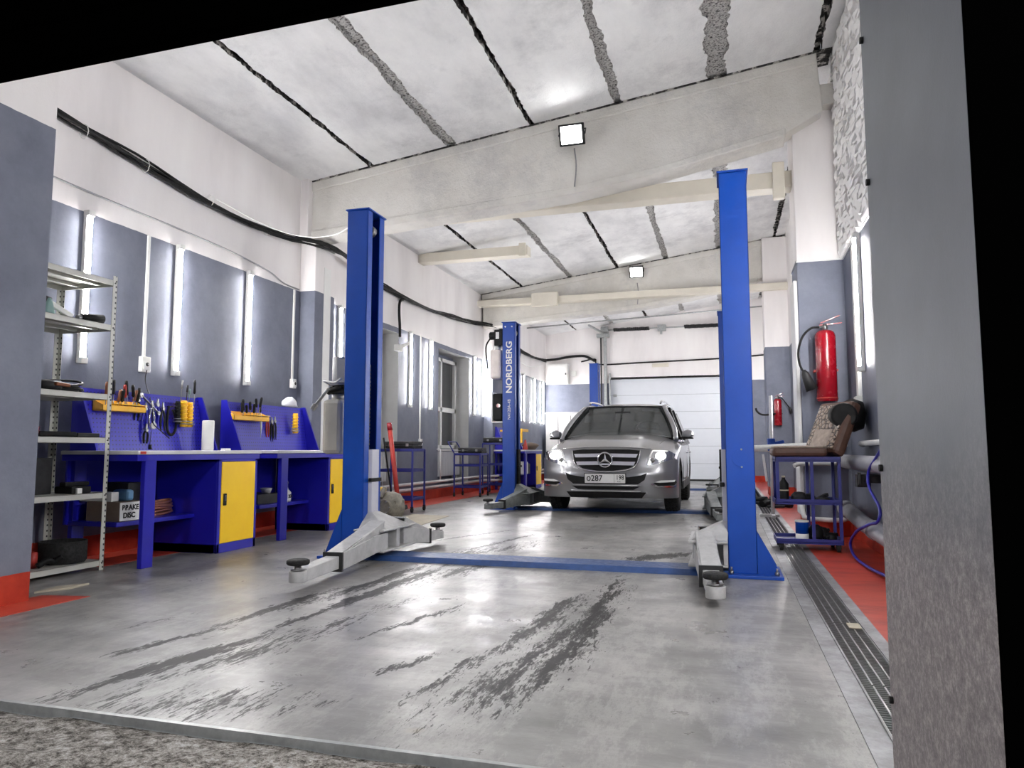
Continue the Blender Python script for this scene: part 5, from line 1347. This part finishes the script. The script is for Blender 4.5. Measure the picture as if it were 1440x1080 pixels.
for s in (-1, 1):
    gpanel('side_window', [(s*.80, 1.42, 1.02), (s*.815, 4.2, 1.03), (s*.625, 4.15, 1.49), (s*.625, 2.05, 1.50), (s*.70, 1.75, 1.36)], 'car_glass', .006, (s, 0, 0))
    q = MB(); q.tube([(s*.835, 1.38, .985), (s*.84, 2.8, 1.0), (s*.83, 4.25, 1.01)], .012, 8); q.tube([(s*.755, 1.62, 1.27), (s*.64, 2.0, 1.525), (s*.64, 3.4, 1.545), (s*.65, 4.2, 1.49)], .012, 8, 3)
    q.build('window_trim', 'chrome', car)
    q = MB(); q.bar((s*.825, 2.42, 1.0), (s*.64, 2.46, 1.52), .05, .06); q.bar((s*.825, 3.35, 1.0), (s*.64, 3.35, 1.52), .05, .06); q.build('pillar', 'black', car)
    q = MB(); q.tube([(s*.55, 2.05, 1.575), (s*.56, 2.2, 1.61), (s*.57, 3.0, 1.635), (s*.56, 3.9, 1.60), (s*.55, 4.05, 1.56)], .016, 8, 5); q.build('roof_rail', 'chrome', car)
gpanel('rear_window', [(-.74, 4.34, 1.05), (.74, 4.34, 1.05), (.58, 4.26, 1.46), (-.58, 4.26, 1.46)], 'car_glass')
# cabin interior
q = MB(); q.box(-.78, .78, 1.25, 4.3, .50, .98); q.add([(-.78, 1.2, .98), (.78, 1.2, .98), (.78, 1.62, 1.03), (-.78, 1.62, 1.03), (-.78, 1.62, .9), (.78, 1.62, .9)], [(0, 1, 2, 3), (3, 2, 5, 4)]); q.build('cabin_floor', 'car_int', car)
q = MB(); q.box(-.58, .58, 2.0, 4.2, 1.50, 1.515); q.build('headliner', 'card', car)
for x in (-.37, .37):
    q = MB(); q.box(x-.24, x+.24, 2.2, 2.34, .9, 1.22); st = q.build('front_seat', 'car_int', car, .05)
    q = MB(); q.box(x-.13, x+.13, 2.24, 2.32, 1.26, 1.42); q.bar((x-.06, 2.28, 1.2), (x-.06, 2.28, 1.3), .012, .012); q.bar((x+.06, 2.28, 1.2), (x+.06, 2.28, 1.3), .012, .012); q.build('headrest', 'car_int', st, .03)
q = MB(); q.tube([(.37+.17*math.cos(a*PI/12), 1.72+.05*math.sin(a*PI/12), 1.02+.16*math.sin(a*PI/12)) for a in range(24)], .014, 8, closed=True); q.box(.24, .50, 1.72, 1.74, 1.0, 1.04); q.build('steering_wheel', 'black', car)
q = MB(); q.box(-.12, .12, 1.76, 1.80, 1.38, 1.44); q.bar((0, 1.8, 1.42), (0, 1.88, 1.49), .03, .03); q.build('rear_view_mirror', 'dark', car, .012)
# wheels
def wheel(x, y, s):
    q = MB(); R = .355; w = .20
    prof = [(R*.66, -w/2), (R*.9, -w/2+.005), (R*.985, -w/2+.03), (R, -w*.25), (R, w*.25), (R*.985, w/2-.03), (R*.9, w/2-.005), (R*.66, w/2)]
    mt = Matrix.Translation((x, y, R)) @ Matrix.Rotation(PI/2, 4, 'Y')
    q.lathe(prof, (0, 0, 0), 40, mt)
    for k in range(40):
        a = 2*PI*k/40
        for o_ in (-.06, -.02, .02, .06):
            q.cb((0, 0, 0), (.012, .035, .028), mt @ Matrix.Rotation(a+(.08 if o_ in (-.02, .06) else 0), 4, 'Z') @ Matrix.Translation((R, 0, o_)))
    wh = q.build('wheel', 'rubber', car)
    q = MB(); xo = s*(w/2-.03)
    q.lathe([(R*.66, xo-.0), (R*.62, xo-s*.015), (R*.60, xo-s*.06), (R*.02, xo-s*.05)], (0, 0, 0), 32, mt)
    for k in range(7):
        a = 2*PI*k/7
        q.cb((0, 0, 0), (R*.56, .045, .02), mt @ Matrix.Rotation(a, 4, 'Z') @ Matrix.Translation((R*.33, 0, xo-s*.01)))
    q.lathe([(.055, xo+s*.002), (.001, xo+s*.003)], (0, 0, 0), 16, mt)
    q.build('rim', 'steel', wh)
for y in wy:
    for s in (-1, 1): wheel(s*.79, y, s)
q = MB(); q.box(-.62, .62, .30, 4.3, .22, .34); q.box(-.68, .68, 1.3, 3.15, .25, .5)
for y in wy: 
    for s in (-1, 1):
        q.box(min(s*.64, s*.66), max(s*.64, s*.66), y-.45, y+.45, .3, .8)
q.box(-.8, .8, .5, 1.3, .76, .80); q.box(-.8, .8, 3.15, 4.1, .76, .80)
q.build('underbody', 'black', car)
# ---- conforming panels on the fascia
def onface(poly, off, name, mat, res=.02, th=.012, parent=None, smooth=True):
    """2-D outline (x,z) filled, projected on the nose and lifted off it"""
    bm = bmesh.new()
    vv = [bm.verts.new((x, 0, z)) for x, z in poly]; bm.faces.new(vv)
    x0, x1 = min(p[0] for p in poly), max(p[0] for p in poly); z0, z1 = min(p[1] for p in poly), max(p[1] for p in poly)
    x = math.ceil(x0/res)*res
    while x < x1:
        bmesh.ops.bisect_plane(bm, geom=bm.verts[:]+bm.edges[:]+bm.faces[:], plane_co=(x, 0, 0), plane_no=(1, 0, 0)); x += res
    z = z0+.04
    while z < z1:
        bmesh.ops.bisect_plane(bm, geom=bm.verts[:]+bm.edges[:]+bm.faces[:], plane_co=(0, 0, z), plane_no=(0, 0, 1)); z += .04
    bmesh.ops.triangulate(bm, faces=[f for f in bm.faces if len(f.verts) > 4])
    for v in bm.verts: v.co.y = fy(v.co.x, v.co.z)-off
    r = bmesh.ops.extrude_face_region(bm, geom=bm.faces[:])
    for v in [g for g in r['geom'] if isinstance(g, bmesh.types.BMVert)]: v.co.y += th+off
    bmesh.ops.recalc_face_normals(bm, faces=bm.faces)
    me = bpy.data.meshes.new(name); bm.to_mesh(me); bm.free()
    me.materials.append(M[mat]); me.polygons.foreach_set('use_smooth', [False]*len(me.polygons))
    o = bpy.data.objects.new(name, me); C.objects.link(o); o.parent = parent or car
    return o
def ms(p): return [(-x, z) for x, z in reversed(p)]
# grille
gr = onface([(-.44, .845), (-.40, .68), (-.30, .615), (-.1, .585), (.1, .585), (.30, .615), (.40, .68), (.44, .845), (.3, .86), (-.3, .86)], .012, 'grille', 'black')
for z0_, z1_, a in ((.755, .80, .415), (.655, .70, .385)):
    onface([(-a, z1_), (-a+.02, z0_), (-.09, z0_+.005), (.09, z0_+.005), (a-.02, z0_), (a, z1_), (.09, z1_+.006), (-.09, z1_+.006)], .035, 'slat', 'lavender', parent=gr)
q = MB(); q.tube([(x, fy(x, z)-.012, z) for x, z in ((-.45, .85), (-.41, .68), (-.31, .605), (-.1, .575), (.1, .575), (.31, .605), (.41, .68), (.45, .85))], .010, 8, 3); q.build('surround', 'chrome', gr)
# star emblem
ey = fy(0, .725)-.05; ez = .725
q = MB(); q.tube([(.092*math.cos(a*PI/20), ey, ez+.092*math.sin(a*PI/20)) for a in range(40)], .010, 8, closed=True)
for k in range(3):
    a = PI/2+k*2*PI/3
    tip = (.09*math.cos(a), .09*math.sin(a))
    for sgn in (-1, 1):
        b = (.02*math.cos(a+sgn*PI/3), .02*math.sin(a+sgn*PI/3))
        q.add([(tip[0], ey, ez+tip[1]), (b[0], ey, ez+b[1]), (0, ey-.014, ez), (tip[0]*.0, ey+.01, ez)], [(0, 1, 2), (0, 1, 3), (1, 2, 3), (0, 2, 3)])
q.build('emblem', 'chrome', gr)
q = MB(); q.cyl((0, ey+.006, ez), (0, ey+.03, ez), .092, 32); q.build('emblem_back', 'black', gr)
# lower intake, plate
onface([(-.53, .56), (-.46, .53), (-.30, .505), (.30, .505), (.46, .53), (.53, .56), (.50, .47), (.42, .415), (-.42, .415), (-.50, .47)], .008, 'intake', 'black')
onface([(-.45, .405), (.45, .405), (.40, .395), (-.40, .395)], .016, 'chrome_strip', 'chrome')
onface([(-.44, .385), (.44, .385), (.36, .345), (-.36, .345)], .008, 'lower_intake', 'black')
onface([(-.46, .335), (.46, .335), (.44, .318), (-.44, .318)], .022, 'skid_strip', 'chrome')
onface([(-.52, .312), (.52, .312), (.46, .237), (-.46, .237)], .010, 'skid_plate', 'black')
py_ = fy(0, .49)-.03
q = MB(); q.box(-.262, .262, py_, py_+.012, .428, .545); pl = q.build('number_plate', 'white_paint', car, .004)
q = MB(); q.box(-.272, .272, py_+.008, py_+.02, .418, .552); q.build('plate_frame', 'black', pl, .004)
text('lettering', 'о287', 'black', pl, (-.135, py_-.002, .487), FACE_FRONT, .105, .0008, bold=.001, sx=.95, org=(0, 0, 0))
text('lettering', '198', 'black', pl, (.195, py_-.002, .498), FACE_FRONT, .082, .0008, bold=.001, sx=.85, org=(0, 0, 0))
text('lettering', 'RUS', 'black', pl, (.18, py_-.002, .449), FACE_FRONT, .024, .0008, org=(0, 0, 0))
q = MB(); q.box(.118, .121, py_-.0015, py_+.001, .432, .541); q.build('divider', 'black', pl)
# headlights
hl = [(.52, .665), (.60, .66), (.74, .70), (.855, .735), (.875, .80), (.80, .845), (.62, .855), (.575, .83)]
for s in (1, -1):
    P = hl if s > 0 else ms(hl)
    h = onface(P, .006, 'headlight', 'chrome')
    q = MB(); cx = s*.70; z = .775
    c = Vector((cx, fy(cx, z)-.022, z)); q.lathe([(.001, .03), (.03, .026), (.052, .012), (.058, -.02)], (0, 0, 0), 24, Matrix.Translation(c) @ Matrix.Rotation(PI/2, 4, 'X') @ Matrix.Diagonal((1.15, .85, 1, 1)))
    q.build('lamp', 'head', h)
    q = MB(); q.tube([(s*x, fy(s*x, z)-.012, z) for x, z in ((.535, .675), (.59, .825), (.63, .845), (.79, .838))], .009, 6, 3); q.build('light_strip', 'white_paint', h)
    q = MB(); cx = s*.60; z = .72; q.lathe([(.03, 0), (.03, .012), (.001, .014)], (0, 0, 0), 18, Matrix.Translation((cx, fy(cx, z)-.004, z)) @ Matrix.Rotation(PI/2, 4, 'X')); q.build('indicator', 'steel', h)
    # day lamp + fog strip in the bumper corner
    fogp = [(.60, .425), (.66, .395), (.86, .40), (.885, .435), (.87, .47), (.70, .465)]
    fg = onface(fogp if s > 0 else ms(fogp), .004, 'fog_recess', 'black')
    lp = [(.63, .442), (.69, .437), (.86, .443), (.875, .468), (.70, .465)]
    onface(lp if s > 0 else ms(lp), .018, 'day_lamp', 'white_paint', parent=fg)
    lp = [(.57, .415), (.66, .375), (.86, .375), (.885, .395), (.67, .393), (.60, .43)]
    onface(lp if s > 0 else ms(lp), .014, 'bumper_trim', 'chrome')
    # mirrors
    q = MB(); a = [(s*.90, 1.42, 1.03), (s*1.00, 1.40, 1.03), (s*1.065, 1.42, 1.05), (s*1.05, 1.42, 1.125), (s*.98, 1.42, 1.15), (s*.91, 1.42, 1.12)]
    n = len(a); b = [(x, y+.12, z+.0) for x, y, z in a]; fr = [(x*.985+s*.012, y-.05, (z-1.09)*.8+1.09) for x, y, z in a]
    q.add(fr+a+b, [tuple(range(n)), tuple(reversed(range(2*n, 3*n)))]+[(k*n+i, k*n+(i+1) % n, (k+1)*n+(i+1) % n, (k+1)*n+i) for k in range(2) for i in range(n)])
    mr = q.build('mirror', 'car', car, .012)
    q = MB(); q.bar((s*.83, 1.46, 1.02), (s*.95, 1.46, 1.035), .05, .03); q.box(min(s*.90, s*1.06), max(s*.90, s*1.06), 1.38, 1.52, 1.012, 1.036); q.build('mirror_base', 'black', mr, .006)
    q = MB(); q.tube([(s*x, fy(x, .86)-.003 if False else y, z) for x, y, z in ((.60, .26, .872), (.68, .6, .955), (.72, 1.2, 1.02))], .004, 5, 4); q.build('bonnet_gap', 'dark', body)
    # side cladding, handle
    q = MB()
    q.box(min(s*.895, s*.915), max(s*.895, s*.915), 1.30, 3.15, .30, .42); q.build('side_cladding', 'dark', car, .008)
    for y in (2.25, 3.15):
        q = MB(); q.box(min(s*.905, s*.935), max(s*.905, s*.935), y, y+.2, .80, .83); q.build('door_handle', 'chrome', car, .008)
    for y in (1.42, 2.45): q = MB(); q.tube([(s*(half(y)-.004), y, .42), (s*(half(y)+.0015), y, .62), (s*(half(y)-.022), y, .92)], .004, 5, 3); q.build('door_gap', 'dark', body)
q = MB(); q.tube([(-.58, fy(.58, .86)-.004, .868), (-.3, fy(.3, .88)-.004, .887), (0, fy(0, .89)-.004, .893), (.3, fy(.3, .88)-.004, .887), (.58, fy(.58, .86)-.004, .868)], .006, 6, 4); q.build('bonnet_edge', 'chrome', body)

# ================================================================ CAMERA, LIGHT, VIEW
w = bpy.data.worlds.new('night'); sc.world = w; w.use_nodes = True
w.node_tree.nodes['Background'].inputs[0].default_value = (.75, .78, .85, 1)
w.node_tree.nodes['Background'].inputs[1].default_value = .12
# fill lamp added outside the gate, unseen high behind the camera
t = thing('yard_fill_lamp', 'added fill floodlight on a bracket in the yard, unseen behind the camera', 'lamp', (-1.2, -3.2, 3.6), 0)
m = MB(); m.box(-.22, .22, -.06, .0, -.16, .16, Matrix.Rotation(math.radians(-28), 4, 'X')); m.build('housing', 'dark', t, .01)
m = MB(); m.box(-.03, .03, -.12, -.06, -3.65, .05); m.build('mast', 'dark', t)
ld = bpy.data.lights.new('yard_fill_light', 'AREA'); ld.shape = 'RECTANGLE'; ld.size = .42; ld.size_y = .3; ld.energy = 32; ld.color = (1, .96, .93)
lo = bpy.data.objects.new('yard_fill_light', ld); C.objects.link(lo); lo.parent = t; lo.location = (0, .03, 0)
lo.rotation_euler = (math.radians(90-30), 0, 0)
cam = bpy.data.cameras.new('camera'); co = bpy.data.objects.new('camera', cam); C.objects.link(co)
cam.sensor_width = 36; cam.lens = 1020/1440*36; cam.clip_start = .02
co.location = (0, 0, .86)
co.rotation_euler = (math.radians(90+5.15), 0, math.radians(16.33))
sc.camera = co
sc.view_settings.view_transform = 'Standard'; sc.view_settings.look = 'None'
sc.view_settings.exposure = 2.15; sc.view_settings.gamma = 1
sc.view_settings.use_curve_mapping = False
sc.cycles.use_denoising = True
sc.cycles.max_bounces = 8; sc.cycles.diffuse_bounces = 5
sc.cycles.caustics_reflective = False; sc.cycles.caustics_refractive = False
